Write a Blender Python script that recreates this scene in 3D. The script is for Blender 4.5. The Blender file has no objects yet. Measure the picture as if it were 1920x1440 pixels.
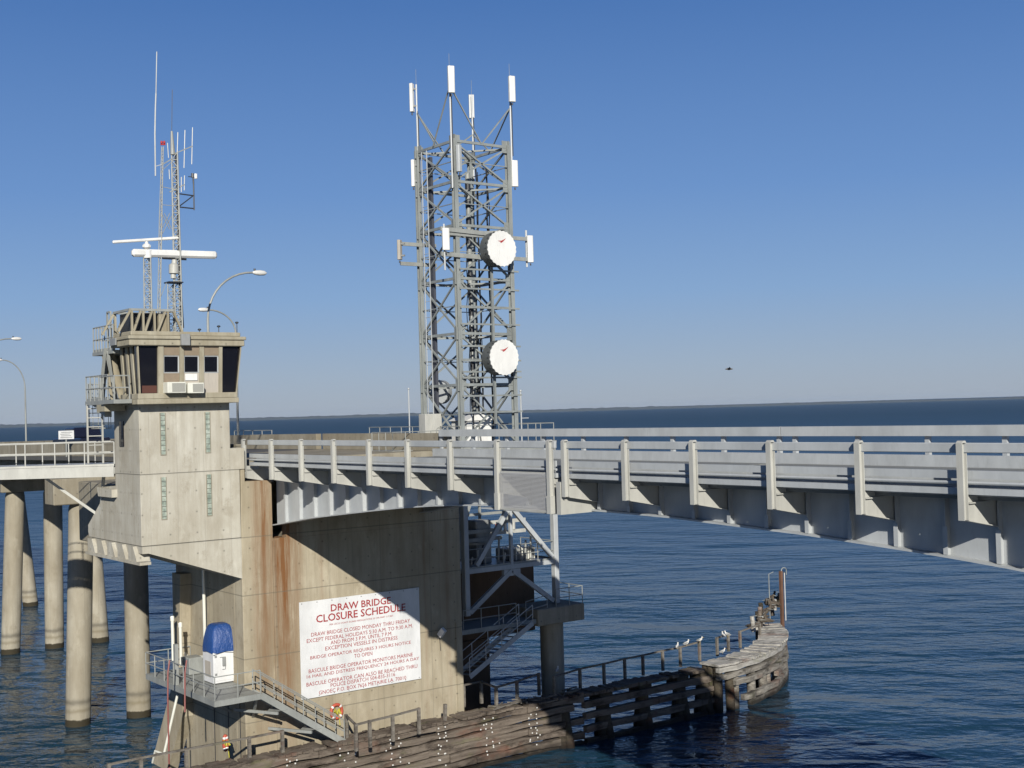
import bpy, math, random
from mathutils import Vector, Matrix
random.seed(7)
scene = bpy.context.scene
col = scene.collection
# ------------------------------------------------------------------ camera
# world frame: +X along the bridge towards the open channel, +Y across it, Z up from the water
FPX, PITCH, ROLL, AZ, EYE = 2368.4854, .0207, .0283, .9228, 17.2
RIGHT = Vector((math.cos(AZ), math.sin(AZ), 0)); FW0 = Vector((-math.sin(AZ), math.cos(AZ), 0)); ZUP = Vector((0, 0, 1))
FWD = FW0*math.cos(PITCH) + ZUP*math.sin(PITCH); UP1 = -FW0*math.sin(PITCH) + ZUP*math.cos(PITCH)
CAMP = Vector((0, 0, EYE))
cam = bpy.data.cameras.new('camera'); cam_ob = bpy.data.objects.new('camera', cam); col.objects.link(cam_ob)
R_ = RIGHT*math.cos(ROLL) - UP1*math.sin(ROLL); U_ = RIGHT*math.sin(ROLL) + UP1*math.cos(ROLL)
m = Matrix((R_, U_, -FWD)).transposed().to_4x4(); m.translation = CAMP
cam_ob.matrix_world = m
cam.sensor_width = 36; cam.lens = FPX/1920*36; cam.clip_start = .5; cam.clip_end = 60000
scene.camera = cam_ob
scene.render.resolution_x, scene.render.resolution_y = 1024, 768
# ------------------------------------------------------------------ sky and sun
SUN = Vector((1.7, -1.0, .88)).normalized()
world = bpy.data.worlds.new('World'); scene.world = world; world.use_nodes = True
nt = world.node_tree; nt.nodes.clear()
wo = nt.nodes.new('ShaderNodeOutputWorld'); bg = nt.nodes.new('ShaderNodeBackground'); sk = nt.nodes.new('ShaderNodeTexSky')
sk.sky_type = 'NISHITA'; sk.sun_disc = False; sk.sun_elevation = math.asin(SUN.z); sk.sun_rotation = math.atan2(SUN.x, SUN.y)
sk.air_density = 1.0; sk.dust_density = .4; sk.ozone_density = 4.0; sk.altitude = 0
# deep blue winter sky: the Nishita sky blended with a clear-air gradient, its unseen upper stops darkened to deepen the shade
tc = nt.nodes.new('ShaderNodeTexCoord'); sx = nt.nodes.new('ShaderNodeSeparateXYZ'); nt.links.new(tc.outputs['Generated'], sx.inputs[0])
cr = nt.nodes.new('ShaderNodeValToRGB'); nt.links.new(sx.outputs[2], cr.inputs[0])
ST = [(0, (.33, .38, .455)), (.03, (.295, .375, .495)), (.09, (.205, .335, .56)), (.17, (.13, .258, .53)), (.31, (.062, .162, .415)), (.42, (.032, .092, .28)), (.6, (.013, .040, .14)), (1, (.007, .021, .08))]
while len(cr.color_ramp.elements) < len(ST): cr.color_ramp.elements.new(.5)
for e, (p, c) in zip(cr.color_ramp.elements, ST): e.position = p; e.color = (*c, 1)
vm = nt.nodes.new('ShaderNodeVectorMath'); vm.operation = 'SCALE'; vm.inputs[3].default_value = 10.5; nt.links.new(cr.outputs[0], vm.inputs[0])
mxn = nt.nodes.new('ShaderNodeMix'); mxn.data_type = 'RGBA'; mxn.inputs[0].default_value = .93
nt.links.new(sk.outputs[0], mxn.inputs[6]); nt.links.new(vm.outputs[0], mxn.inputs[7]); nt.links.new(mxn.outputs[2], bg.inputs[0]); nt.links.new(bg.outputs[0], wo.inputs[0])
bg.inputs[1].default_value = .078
sl = bpy.data.lights.new('sun', 'SUN'); sl.energy = 5.0; sl.angle = math.radians(.5); sl.color = (1, .95, .85)
so = bpy.data.objects.new('sun', sl); col.objects.link(so); so.rotation_euler = (-SUN).to_track_quat('-Z', 'Y').to_euler(); so.location = (0, -50, 80)
scene.view_settings.view_transform = 'Standard'; scene.view_settings.look = 'None'
scene.view_settings.exposure = .4; scene.view_settings.gamma = 1

def U(x, y, s=None, w=None, z=None, e=None):
    """point of the place seen at a pixel of the photograph, on a plane of known position"""
    u2 = (x-960)/FPX; v2 = (720-y)/FPX
    r = RIGHT*(u2*math.cos(ROLL)+v2*math.sin(ROLL)) + UP1*(-u2*math.sin(ROLL)+v2*math.cos(ROLL)) + FWD
    t = s/r.x if s is not None else w/r.y if w is not None else (z-EYE)/r.z if z is not None else e
    return CAMP + r*t
# ------------------------------------------------------------------ materials
def node(t, typ, **kw):
    n = t.nodes.new(typ)
    for k, v in kw.items():
        if k in n.inputs: n.inputs[k].default_value = v
        else: setattr(n, k, v)
    return n
def ramp(t, stops):
    r = t.nodes.new('ShaderNodeValToRGB'); e = r.color_ramp.elements
    while len(e) < len(stops): e.new(.5)
    for i, (p, c) in enumerate(stops): e[i].position = p; e[i].color = (c[0], c[1], c[2], 1) if not isinstance(c, (int, float)) else (c, c, c, 1)
    return r
def base_mat(name):
    mt = bpy.data.materials.new(name); mt.use_nodes = True; t = mt.node_tree
    b = t.nodes['Principled BSDF']; g = t.nodes.new('ShaderNodeNewGeometry')
    return mt, t, b, g
def mixc(t, fac, a, b, blend='MIX'):
    n = t.nodes.new('ShaderNodeMix'); n.data_type = 'RGBA'; n.blend_type = blend
    for i, v in ((0, fac), (6, a), (7, b)):
        if hasattr(v, 'is_output') or isinstance(v, bpy.types.NodeSocket): t.links.new(v, n.inputs[i])
        else: n.inputs[i].default_value = v if i == 0 else (v[0], v[1], v[2], 1)
    return n.outputs[2]
def noise(t, g, scale, st=(1, 1, 1), detail=5, rough=.6, stops=None):
    mp = t.nodes.new('ShaderNodeMapping'); mp.inputs['Scale'].default_value = st; t.links.new(g.outputs['Position'], mp.inputs[0])
    n = node(t, 'ShaderNodeTexNoise', Scale=scale, Detail=detail, Roughness=rough); t.links.new(mp.outputs[0], n.inputs[0])
    if stops:
        r = ramp(t, stops); t.links.new(n.outputs[0], r.inputs[0]); return r.outputs[0]
    return n.outputs[0]
def math_(t, op, a, b=None, c=None):
    n = t.nodes.new('ShaderNodeMath'); n.operation = op; n.use_clamp = False
    for i, v in enumerate((a, b, c)):
        if v is None: continue
        if isinstance(v, bpy.types.NodeSocket): t.links.new(v, n.inputs[i])
        else: n.inputs[i].default_value = v
    return n.outputs[0]
def bump(t, b, h, strength=.3, dist=.02):
    n = node(t, 'ShaderNodeBump', Strength=strength, Distance=dist); t.links.new(h, n.inputs['Height']); t.links.new(n.outputs[0], b.inputs['Normal'])
K = .78
def paint(name, c, rough=.5, var=.12, scale=2.5, metal=0, dirt=None, streak=True):
    c = [x*K for x in c]
    mt, t, b, g = base_mat(name)
    a = noise(t, g, scale, (1, 1, .35 if streak else 1), 6, .65, [(.3, 0.), (.7, 1.)])
    d = dirt or [x*(1-2.2*var) for x in c]
    cc = mixc(t, a, d, c)
    f = noise(t, g, 14, (1, 1, .15 if streak else 1), 4, .6, [(.55, 0.), (.8, .35)])
    cc = mixc(t, f, cc, [x*.55 for x in d])
    if streak:
        rs = noise(t, g, 3.5, (1, 1, .3), 7, .8, [(.66, 0.), (.74, .75)]); cc = mixc(t, rs, cc, (.20, .11, .06))
        lg = noise(t, g, .9, (1, 1, .5), 5, .6, [(.42, 0.), (.75, .42)]); cc = mixc(t, lg, cc, [x*.5 for x in d])
    t.links.new(cc, b.inputs['Base Color']); b.inputs['Roughness'].default_value = rough; b.inputs['Metallic'].default_value = metal
    bump(t, b, noise(t, g, 30), .15, .005)
    return mt
def gauss(t, x, mu, sg):
    d = math_(t, 'DIVIDE', math_(t, 'SUBTRACT', x, mu), sg)
    return math_(t, 'POWER', 2.71828, math_(t, 'MULTIPLY', math_(t, 'MULTIPLY', d, d), -1.))
def concrete(name, c, joints_z=(), joints_y=(), rust=(), wet=False, rough=.85):
    c = [x*K for x in c]
    mt, t, b, g = base_mat(name)
    sep = t.nodes.new('ShaderNodeSeparateXYZ'); t.links.new(g.outputs['Position'], sep.inputs[0])
    X, Y, Z = sep.outputs
    big = noise(t, g, .45, (1, 1, .6), 6, .62, [(.3, 0.), (.7, 1.)])
    cc = mixc(t, big, [c[0]*.66, c[1]*.62, c[2]*.56], [x*1.06 for x in c])
    st = noise(t, g, 2.2, (1, 1, .08), 6, .7, [(.42, 0.), (.72, .7)])
    cc = mixc(t, st, cc, [c[0]*.6, c[1]*.56, c[2]*.5])
    lt = noise(t, g, 1.6, (1, 1, .5), 5, .6, [(.58, 0.), (.72, .4)])
    cc = mixc(t, lt, cc, [min(1, x*1.2) for x in c])
    sp = noise(t, g, 9, (1, 1, .6), 4, .8, [(.66, 0.), (.76, .55)])
    cc = mixc(t, sp, cc, [c[0]*.5, c[1]*.47, c[2]*.42])
    # form-board marks and tie holes
    gz = gauss(t, math_(t, 'FRACT', math_(t, 'MULTIPLY', Z, 1.1)), .5, .04)
    for ax in (X, Y):
        if wet: break
        hy = math_(t, 'MULTIPLY', gauss(t, math_(t, 'FRACT', math_(t, 'MULTIPLY', ax, .82)), .2, .03), gz); cc = mixc(t, math_(t, 'MULTIPLY', hy, .8), cc, [x*.25 for x in c])
    for ax in (X, Y):
        fr_ = math_(t, 'FRACT', math_(t, 'MULTIPLY', ax, .82)); cc = mixc(t, math_(t, 'MULTIPLY', gauss(t, fr_, .5, .012), .28), cc, [x*.4 for x in c])
    bl = noise(t, g, .9, (1, 1, .8), 8, .75, [(.56, 0.), (.64, .55)]); cc = mixc(t, bl, cc, [c[0]*.62, c[1]*.58, c[2]*.52])
    for (mu, sg, z0, z1, amt) in rust:
        wob = math_(t, 'ADD', Y, math_(t, 'MULTIPLY', math_(t, 'SUBTRACT', noise(t, g, .8, (1, 1, .25)), .5), .5))
        m1 = gauss(t, wob, mu, sg)
        r = node(t, 'ShaderNodeMapRange'); t.links.new(Z, r.inputs[0])
        for i, v in ((1, z0), (2, z1), (3, 0), (4, 1)): r.inputs[i].default_value = v
        n1 = noise(t, g, 5, (1, 1, .06), 5, .7, [(.3, .15), (.62, 1.)])
        mm = math_(t, 'MULTIPLY', math_(t, 'MULTIPLY', m1, math_(t, 'POWER', r.outputs[0], .7)), math_(t, 'MULTIPLY', n1, amt))
        cc = mixc(t, mm, cc, (.15, .068, .026))
    for z in joints_z:
        cc = mixc(t, math_(t, 'MULTIPLY', gauss(t, Z, z, .022), .7), cc, [x*.3 for x in c])
    for y in joints_y:
        cc = mixc(t, math_(t, 'MULTIPLY', gauss(t, Y, y, .018), .45), cc, [x*.35 for x in c])
    if wet:
        r = ramp(t, [(0, 1.), (.24, 1.), (.27, 0.), (1, 0.)]); wz = math_(t, 'ADD', Z, math_(t, 'MULTIPLY', noise(t, g, 3), .25)); t.links.new(math_(t, 'DIVIDE', wz, 2.), r.inputs[0])
        cc = mixc(t, r.outputs[0], cc, (.03, .025, .015))
        cc = mixc(t, math_(t, 'MULTIPLY', gauss(t, wz, 1.5, .16), .6), cc, (.06, .055, .045))
        cc = mixc(t, math_(t, 'MULTIPLY', gauss(t, wz, 1.0, .12), .5), cc, (.12, .10, .06))
    t.links.new(cc, b.inputs['Base Color']); b.inputs['Roughness'].default_value = rough; b.inputs['Specular IOR Level'].default_value = .25
    h = math_(t, 'ADD', noise(t, g, 3, detail=8, rough=.7), math_(t, 'MULTIPLY', noise(t, g, 25), .4))
    bump(t, b, h, .45, .03)
    return mt
def timber(name, c, pale, wet=True):
    c = [x*K for x in c]; pale = [x*K for x in pale]
    mt, t, b, g = base_mat(name)
    sep = t.nodes.new('ShaderNodeSeparateXYZ'); t.links.new(g.outputs['Position'], sep.inputs[0])
    gr = noise(t, g, 3.2, (1, .12, 1.8), 8, .75, [(.32, 0.), (.68, 1.)])
    cc = mixc(t, gr, c, pale)
    kn = noise(t, g, 1.3, (1, .6, 1.4), 5, .7, [(.5, 0.), (.66, .85)])
    cc = mixc(t, kn, cc, [c[0]*.35, c[1]*.33, c[2]*.33])
    gs = noise(t, g, .7, (1, .5, 1), 5, .6, [(.55, 0.), (.7, .5)])
    cc = mixc(t, gs, cc, (.16, .055, .03))
    al = noise(t, g, 1.9, (1, .3, 1), 5, .6, [(.58, 0.), (.75, .6)])
    cc = mixc(t, al, cc, (.10, .11, .04))
    if wet:
        r = node(t, 'ShaderNodeMapRange'); t.links.new(math_(t, 'ADD', sep.outputs[2], math_(t, 'MULTIPLY', noise(t, g, 2.), .5)), r.inputs[0])
        for i, v in ((1, .9), (2, .35), (3, 0), (4, .93)): r.inputs[i].default_value = v
        cc = mixc(t, r.outputs[0], cc, (.012, .010, .008))
    t.links.new(cc, b.inputs['Base Color']); b.inputs['Roughness'].default_value = .9; b.inputs['Specular IOR Level'].default_value = .2
    bump(t, b, noise(t, g, 6, (1, .15, 2.5), 8, .75), .9, .06)
    return mt
def plain(name, c, rough=.5, metal=0, alpha=None, spec=None):
    c = [x*K for x in c]
    mt, t, b, g = base_mat(name)
    cc = mixc(t, noise(t, g, 6, detail=4, stops=[(.3, 0.), (.7, 1.)]), [x*.85 for x in c], c); t.links.new(cc, b.inputs['Base Color'])
    b.inputs['Roughness'].default_value = rough; b.inputs['Metallic'].default_value = metal
    if spec is not None: b.inputs['Specular IOR Level'].default_value = spec
    if alpha is not None: b.inputs['Alpha'].default_value = alpha
    return mt
CON = (.45, .405, .31)
JZ = (14.9, 11.86, 9.27, 6.45, 3.62, 17.3)
M = dict(
 pier=concrete('pier concrete', CON, JZ, (25.83, 28.6, 31.4, 34.2), ((25.35, .36, 1, 15, 1.1), (26.3, .5, 1.5, 12, 1.5), (26.95, .25, 5, 11.8, .6), (24.9, .16, 1, 12, .45), (28.2, .12, 6, 9.5, .3), (35.2, .12, 1, 7, .4), (33.9, .1, 1, 6, .3))),
 tower=concrete('tower concrete', (.53, .515, .455), (14.9, 11.86)),
 pile=concrete('pile concrete', (.385, .36, .295), wet=True),
 conc=concrete('deck concrete', (.34, .315, .255)),
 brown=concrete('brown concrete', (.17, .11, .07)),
 cabin=concrete('cabin concrete', (.41, .385, .305)),
 steel=paint('pale grey steel paint', (.49, .515, .53), .42, .05),
 cream=paint('cream steel paint', (.51, .51, .475), .45, .06),
 galv=paint('galvanised steel', (.34, .355, .34), .5, .12, metal=0),
 towst=paint('tower steel', (.31, .335, .33), .5, .15, metal=0),
 dark=plain('dark steel', (.02, .022, .028), .5), cable=plain('black cable', (.012, .012, .014), .6),
 white=paint('white plastic', (.80, .80, .78), .4, .03), pvc=paint('white pvc pipe', (.78, .78, .70), .35, .03),
 sign=paint('white sign panel', (.76, .77, .78), .5, .03, .8), red=plain('red lettering', (.36, .035, .04), .6),
 redp=plain('red paint', (.42, .03, .03), .5), drum=paint('grey dish drum', (.11, .12, .12), .5, .1),
 timber=timber('weathered timber', (.085, .065, .052), (.25, .21, .17)), deckw=timber('pale weathered deck boards', (.27, .26, .235), (.56, .54, .50), wet=False), pilew=timber('dark timber piles', (.045, .036, .028), (.10, .085, .06)),
 timberg=timber('bleached grey timber', (.10, .088, .075), (.40, .375, .33)), railw=timber('grey rail timber', (.13, .115, .10), (.25, .23, .20), wet=False),
 glassd=plain('dark window glass', (.008, .008, .012), .08, spec=.35), blind=plain('tan blind', (.26, .205, .145), .7), panel=paint('white insulated panel', (.48, .44, .38), .6, .05),
 tarp=None, grate=plain('steel grating', (.20, .21, .21), .7), asphalt=plain('asphalt', (.09, .09, .09), .9), truck=plain('dark blue car paint', (.012, .014, .03), .2),
 rustst=paint('rusty steel pile', (.17, .085, .05), .8, .2, metal=0, streak=True), brownin=plain('brown interior board', (.09, .03, .02), .8), hose=plain('red hose', (.25, .07, .06), .6), yellow=plain('yellow rope', (.55, .50, .05), .7),
 orange=plain('orange ring', (.5, .09, .05), .6), bulb=plain('lamp glass', (.7, .7, .68), .25), grey=paint('grey machine paint', (.30, .31, .31), .5, .1), bird=plain('white feathers', (.72, .71, .68), .8), birdg=plain('brown feathers', (.10, .08, .06), .8), bill=plain('yellow bill', (.5, .33, .05), .6))
def tarp():
    mt, t, b, g = base_mat('blue tarpaulin'); b.inputs['Base Color'].default_value = (.012, .05, .19, 1); b.inputs['Roughness'].default_value = .38
    bump(t, b, noise(t, g, 6, (1, 1, .35), 5, .65), 1., .08); return mt
M['tarp'] = tarp()
def glassblock():
    mt, t, b, g = base_mat('glass block'); sep = t.nodes.new('ShaderNodeSeparateXYZ'); t.links.new(g.outputs['Position'], sep.inputs[0])
    f = math_(t, 'FRACT', math_(t, 'MULTIPLY', sep.outputs[2], 4.6)); r = ramp(t, [(0, 1.), (.12, 1.), (.14, 0.), (1, 0.)]); t.links.new(f, r.inputs[0])
    cc = mixc(t, noise(t, g, 4.5, (1, 1, 1), 2, stops=[(.35, 0.), (.65, 1.)]), (.16, .20, .17), (.34, .38, .33)); cc = mixc(t, r.outputs[0], cc, (.10, .10, .09))
    t.links.new(cc, b.inputs['Base Color']); b.inputs['Roughness'].default_value = .25; return mt
M['block'] = glassblock()
def grille(name, c, ax, sc):
    mt, t, b, g = base_mat(name); sep = t.nodes.new('ShaderNodeSeparateXYZ'); t.links.new(g.outputs['Position'], sep.inputs[0])
    f = math_(t, 'FRACT', math_(t, 'MULTIPLY', sep.outputs[ax], sc)); r = ramp(t, [(0, 0.), (.4, 0.), (.5, 1.), (1, 1.)]); t.links.new(f, r.inputs[0])
    t.links.new(mixc(t, r.outputs[0], [x*.45 for x in c], c), b.inputs['Base Color']); b.inputs['Roughness'].default_value = .6; return mt
M['grille'] = grille('air conditioner grille', (.33, .33, .30), 2, 26)
def wiremesh():
    mt, t, b, g = base_mat('fine wire mesh'); b.inputs['Base Color'].default_value = (.42, .42, .42, 1); b.inputs['Roughness'].default_value = .6
    sep = t.nodes.new('ShaderNodeSeparateXYZ'); t.links.new(g.outputs['Position'], sep.inputs[0])
    o = None
    for ax in (0, 2):
        f = math_(t, 'FRACT', math_(t, 'MULTIPLY', sep.outputs[ax], 25.)); s = math_(t, 'LESS_THAN', f, .36)
        o = s if o is None else math_(t, 'MAXIMUM', o, s)
    t.links.new(o, b.inputs['Alpha']); return mt
M['mesh'] = wiremesh()
# ------------------------------------------------------------------ mesh builder
ORG = {}
class MB:
    def __init__(s): s.v = []; s.f = []; s.sm = False
    def add(s, vs, fs):
        n = len(s.v); s.v += [Vector(v) for v in vs]; s.f += [[i+n for i in f] for f in fs]; return s
    def box(s, x0, x1, y0, y1, z0, z1):
        return s.add([(x, y, z) for z in (z0, z1) for y in (y0, y1) for x in (x0, x1)], [(0, 2, 3, 1), (4, 5, 7, 6), (0, 1, 5, 4), (2, 6, 7, 3), (0, 4, 6, 2), (1, 3, 7, 5)])
    def bar(s, a, b, wd, ht=None, up=(0, 0, 1)):
        a = Vector(a); b = Vector(b); ht = ht or wd; d = (b-a).normalized(); up = Vector(up)
        if abs(d.dot(up)) > .98: up = Vector((1, 0, 0))
        sd = d.cross(up).normalized(); u2 = sd.cross(d)
        p = [q + sd*i*wd/2 + u2*j*ht/2 for q in (a, b) for i, j in ((-1, -1), (1, -1), (1, 1), (-1, 1))]
        return s.add(p, [(0, 1, 2, 3), (7, 6, 5, 4), (0, 4, 5, 1), (1, 5, 6, 2), (2, 6, 7, 3), (3, 7, 4, 0)])
    def tube(s, pts, r, n=8, caps=True):
        pts = [Vector(p) for p in pts]; rr = r if isinstance(r, (list, tuple)) else [r]*len(pts); rings = []; sd = None
        for i, p in enumerate(pts):
            d = (pts[min(i+1, len(pts)-1)] - pts[max(i-1, 0)]).normalized()
            if sd is None: up = Vector((0, 0, 1)) if abs(d.z) < .9 else Vector((.83, .55, 0)); sd = d.cross(up).normalized()
            else: sd = (sd - d*sd.dot(d)).normalized()
            u2 = sd.cross(d)
            rings.append([p + (sd*math.cos(2*math.pi*k/n) + u2*math.sin(2*math.pi*k/n))*rr[i] for k in range(n)])
        fs = [(i*n+k, i*n+(k+1) % n, (i+1)*n+(k+1) % n, (i+1)*n+k) for i in range(len(pts)-1) for k in range(n)]
        if caps: fs += [tuple(range(n-1, -1, -1)), tuple((len(pts)-1)*n+k for k in range(n))]
        s.sm = True
        return s.add([v for q in rings for v in q], fs)
    def prism(s, pts, off):
        """polygon (list of 3-D points) extruded by the vector off"""
        n = len(pts); off = Vector(off); a = [Vector(p) for p in pts]
        nn = Vector((0, 0, 0))
        for i in range(n): nn += a[i].cross(a[(i+1) % n])
        if nn.dot(off) > 0: a.reverse()
        return s.add(a + [p+off for p in a], [tuple(range(n)), tuple(range(2*n-1, n-1, -1))] + [(i, i+n, (i+1) % n+n, (i+1) % n) for i in range(n)])
    def ball(s, c, rx, ry=None, rz=None, n=8):
        ry = ry or rx; rz = rz or rx; c = Vector(c); vs = []; fs = []; h = n//2+1
        for i in range(h+1):
            th = math.pi*i/h
            for k in range(n): ph = 2*math.pi*k/n; vs.append(c + Vector((rx*math.sin(th)*math.cos(ph), ry*math.sin(th)*math.sin(ph), rz*math.cos(th))))
        fs = [(i*n+k, (i+1)*n+k, (i+1)*n+(k+1) % n, i*n+(k+1) % n) for i in range(h) for k in range(n)]
        s.sm = True; return s.add(vs, fs)
    def build(s, name, mat, parent=None, bevel=0, label=None):
        me = bpy.data.meshes.new(name); ob = bpy.data.objects.new(name, me); col.objects.link(ob)
        if parent is not None: o = ORG[parent.name]
        else:
            xs = [v.x for v in s.v]; ys = [v.y for v in s.v]; zs = [v.z for v in s.v]
            o = Vector(((min(xs)+max(xs))/2, (min(ys)+max(ys))/2, min(zs)))
        me.from_pydata([v-o for v in s.v], [], s.f); me.update(); me.materials.append(M[mat] if isinstance(mat, str) else mat)
        if s.sm: me.polygons.foreach_set('use_smooth', [len(p.vertices) == 4 for p in me.polygons])
        if parent is not None: ob.parent = parent
        else: ob.location = o
        ORG[ob.name] = o.copy()
        if s.sm:
            try: me.set_sharp_from_angle(angle=math.radians(40))
            except Exception: pass
        if bevel:
            bm_ = ob.modifiers.new('bevel', 'BEVEL'); bm_.width = bevel; bm_.segments = 1; bm_.limit_method = 'ANGLE'
        if label: ob['label'] = label
        return ob
def tag(o, label, cat, group=None):
    o['label'] = label; o['category'] = cat
    if group: o['group'] = group
    return o
def thing(name, loc, label, cat, group=None):
    o = bpy.data.objects.new(name, None); col.objects.link(o); o.location = loc; o.empty_display_size = .3; ORG[o.name] = Vector(loc)
    return tag(o, label, cat, group)
def copy_part(src, name, dx, parent):
    c = src.copy(); col.objects.link(c); c.parent = parent; c.location = src.location + Vector(dx); ORG[c.name] = ORG[src.name] + Vector(dx)
    for ch in list(src.children):
        g = ch.copy(); col.objects.link(g); g.parent = c
    return c
def railing(pts, h, parent, mat='galv', sp=1.25, r=.024, mids=1, toe=0, name='handrail', close=False):
    """tube railing along the floor points: one rail mesh, each post its own"""
    pts = [Vector(p) for p in pts]; b = MB(); up = Vector((0, 0, 1))
    for k in range(mids+1):
        zz = h*(k+1)/(mids+1); b.tube([p+up*zz for p in pts], r, 6)
    if toe:
        for a, c in zip(pts, pts[1:]): b.bar(a+up*toe/2, c+up*toe/2, .012, toe)
    b.build(name, mat, parent)
    for i, (a, c) in enumerate(zip(pts, pts[1:])):
        n = max(1, round((c-a).length/sp))
        for k in range(n + (1 if i == len(pts)-2 else 0)):
            p = a.lerp(c, k/n); MB().tube([p, p+up*h], r, 6).build('rail_post', mat, parent)
# ------------------------------------------------------------------ water and far shore
def water_mat():
    mt, t, b, g = base_mat('lake water'); b.inputs['Base Color'].default_value = (.010, .035, .060, 1)
    b.inputs['IOR'].default_value = 1.333
    # waves too small to resolve far out act as roughness
    ln_ = t.nodes.new('ShaderNodeVectorMath'); ln_.operation = 'LENGTH'; t.links.new(g.outputs['Position'], ln_.inputs[0])
    mr = node(t, 'ShaderNodeMapRange'); t.links.new(math_(t, 'LOGARITHM', ln_.outputs['Value'], 10.), mr.inputs[0])
    for i_, v_ in ((1, 1.7), (2, 3.2), (3, .09), (4, .5)): mr.inputs[i_].default_value = v_
    t.links.new(mr.outputs[0], b.inputs['Roughness'])
    mp = t.nodes.new('ShaderNodeMapping'); mp.inputs['Rotation'].default_value = (0, 0, -AZ+.10); t.links.new(g.outputs['Position'], mp.inputs[0])
    hh = None
    for sc, st, am, de in ((.16, (.5, 1, 1), 2.0, 2), (.5, (.6, 1, 1), .8, 3), (1.6, (.7, 1, 1), .22, 3), (.04, (.6, 1, 1), 3.0, 2)):
        m2 = t.nodes.new('ShaderNodeMapping'); m2.inputs['Scale'].default_value = st; t.links.new(mp.outputs[0], m2.inputs[0])
        n = node(t, 'ShaderNodeTexNoise', Scale=sc, Detail=de, Roughness=.55, Distortion=.4); t.links.new(m2.outputs[0], n.inputs[0])
        v = math_(t, 'MULTIPLY', n.outputs[0], am); hh = v if hh is None else math_(t, 'ADD', hh, v)
    pa_ = noise(t, g, .012, (1, 1, 1), 3, .6, [(.3, .55), (.7, 1.15)]); hh = math_(t, 'MULTIPLY', hh, pa_)
    bump(t, b, hh, 1., .5)
    return mt
W = MB(); a0 = [(-8000, 40000), ]
rings = [6, 30, 60, 100, 160, 300, 700, 2000, 6000, 20000, 45000]; n = 96; cx, cy = -60, 40
vs = [(cx, cy, 0)]; fs = []
for i, r in enumerate(rings):
    for k in range(n): vs.append((cx+r*math.cos(2*math.pi*k/n), cy+r*math.sin(2*math.pi*k/n), 0))
for k in range(n): fs.append((0, 1+k, 1+(k+1) % n))
for i in range(len(rings)-1):
    for k in range(n): fs.append((1+i*n+k, 1+(i+1)*n+k, 1+(i+1)*n+(k+1) % n, 1+i*n+(k+1) % n))
wat = W.add(vs, fs).build('water', water_mat()); wat['kind'] = 'structure'
sh = MB(); rnd = random.Random(3); N = 420; prev = []
for i in range(N+1):
    th = math.radians(-34 + 68*i/N); d = (FW0*math.cos(th) + RIGHT*math.sin(th)); fall = 1 - .55*max(0, (i/N-.55)/.45)
    h = 17.6*(.93 + .07*math.sin(i*.11) + .05*math.sin(i*.53+1) + rnd.uniform(-.14, .10))*fall
    prev.append((d*7200, d*7900, h))
for (p, q, h), (p2, q2, h2) in zip(prev, prev[1:]):
    sh.add([p, p2, p2+ZUP*h2*.8, p+ZUP*h*.8, p2.lerp(q2, .1)+ZUP*h2, p.lerp(q, .1)+ZUP*h, q2+ZUP*h2*.6, q+ZUP*h*.6, q2, q], [(0, 1, 2, 3), (3, 2, 4, 5), (5, 4, 6, 7), (7, 6, 8, 9)])
shore = sh.build('far_shore', plain('far wooded shore', (.045, .06, .075), .95)); shore['kind'] = 'structure'
# ------------------------------------------------------------------ bascule pier
SF = -52.3
pier = thing('bascule_pier', (-57, 30, 0), 'massive concrete drawbridge pier with rust streaks, carrying the sign board', 'bridge pier')
w = MB().prism([(SF, 24.25, -1), (SF, 36.05, -1), (SF, 36.05, 14.3), (SF, 34.9, 14.3), (SF, 34.9, 11.7), (SF, 25.8, 11.7), (SF, 25.8, 14.35), (SF, 24.5, 14.35), (SF, 24.5, 14.89), (SF, 24.3, 14.89), (SF, 24.25, 10.02)], (-.9, 0, 0))
w.build('front_wall', 'pier', pier, .03)
MB().box(SF-6.7, SF-.9, 24.25, 25.2, -1, 14.3).build('side_wall', 'pier', pier); MB().box(SF-10.5, SF-6.7, 25.6, 26.4, 5.2, 14.3).build('side_wall', 'pier', pier)
MB().box(SF-10.5, SF-.9, 35.1, 36.05, -1, 14.3).build('side_wall', 'pier', pier)
MB().box(SF-7.1, SF-6.7, 25.2, 36.05, -1, 14.3).build('rear_wall', 'pier', pier); MB().box(SF-10.9, SF-10.5, 25.6, 36.05, 5.2, 14.3).build('rear_wall', 'pier', pier)
MB().box(SF-.4, SF-.012, 26.45, 34.9, 11.4, 14.28).build('pit_wall', 'pier', pier); MB().box(SF-6.6, SF-1.6, 25.3, 35.0, 11, 11.5).build('pit_floor', 'conc', pier)
MB().box(SF-12.9, SF-1.4, 24.3, 36.0, 14.32, 15.25).build('deck_slab', 'conc', pier)
MB().box(SF+.0, SF+.06, 25.74, 25.88, -1, 11.6).build('edge_strip', 'pier', pier)
MB().box(SF, SF+.05, 35.62, 35.78, -1, 6.7).build('edge_strip', 'pier', pier)
# sloping rib and shaded recess on the near side of the pier
MB().prism([(-58.0, 24.25, 9.8), (-59.0, 24.25, 9.8), (-59.0, 24.25, 5.4), (-58.4, 24.25, 5.3)], (0, -.55, 0)).build('side_rib', 'pier', pier)
MB().prism([(-58.0, 23.7, 4.6), (-58.95, 23.7, 4.9), (-62.6, 23.7, -.6), (-60.6, 23.7, -.6), (-58.1, 23.7, 3.0)], (0, .54, 0)).build('buttress', 'pier', pier)
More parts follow.
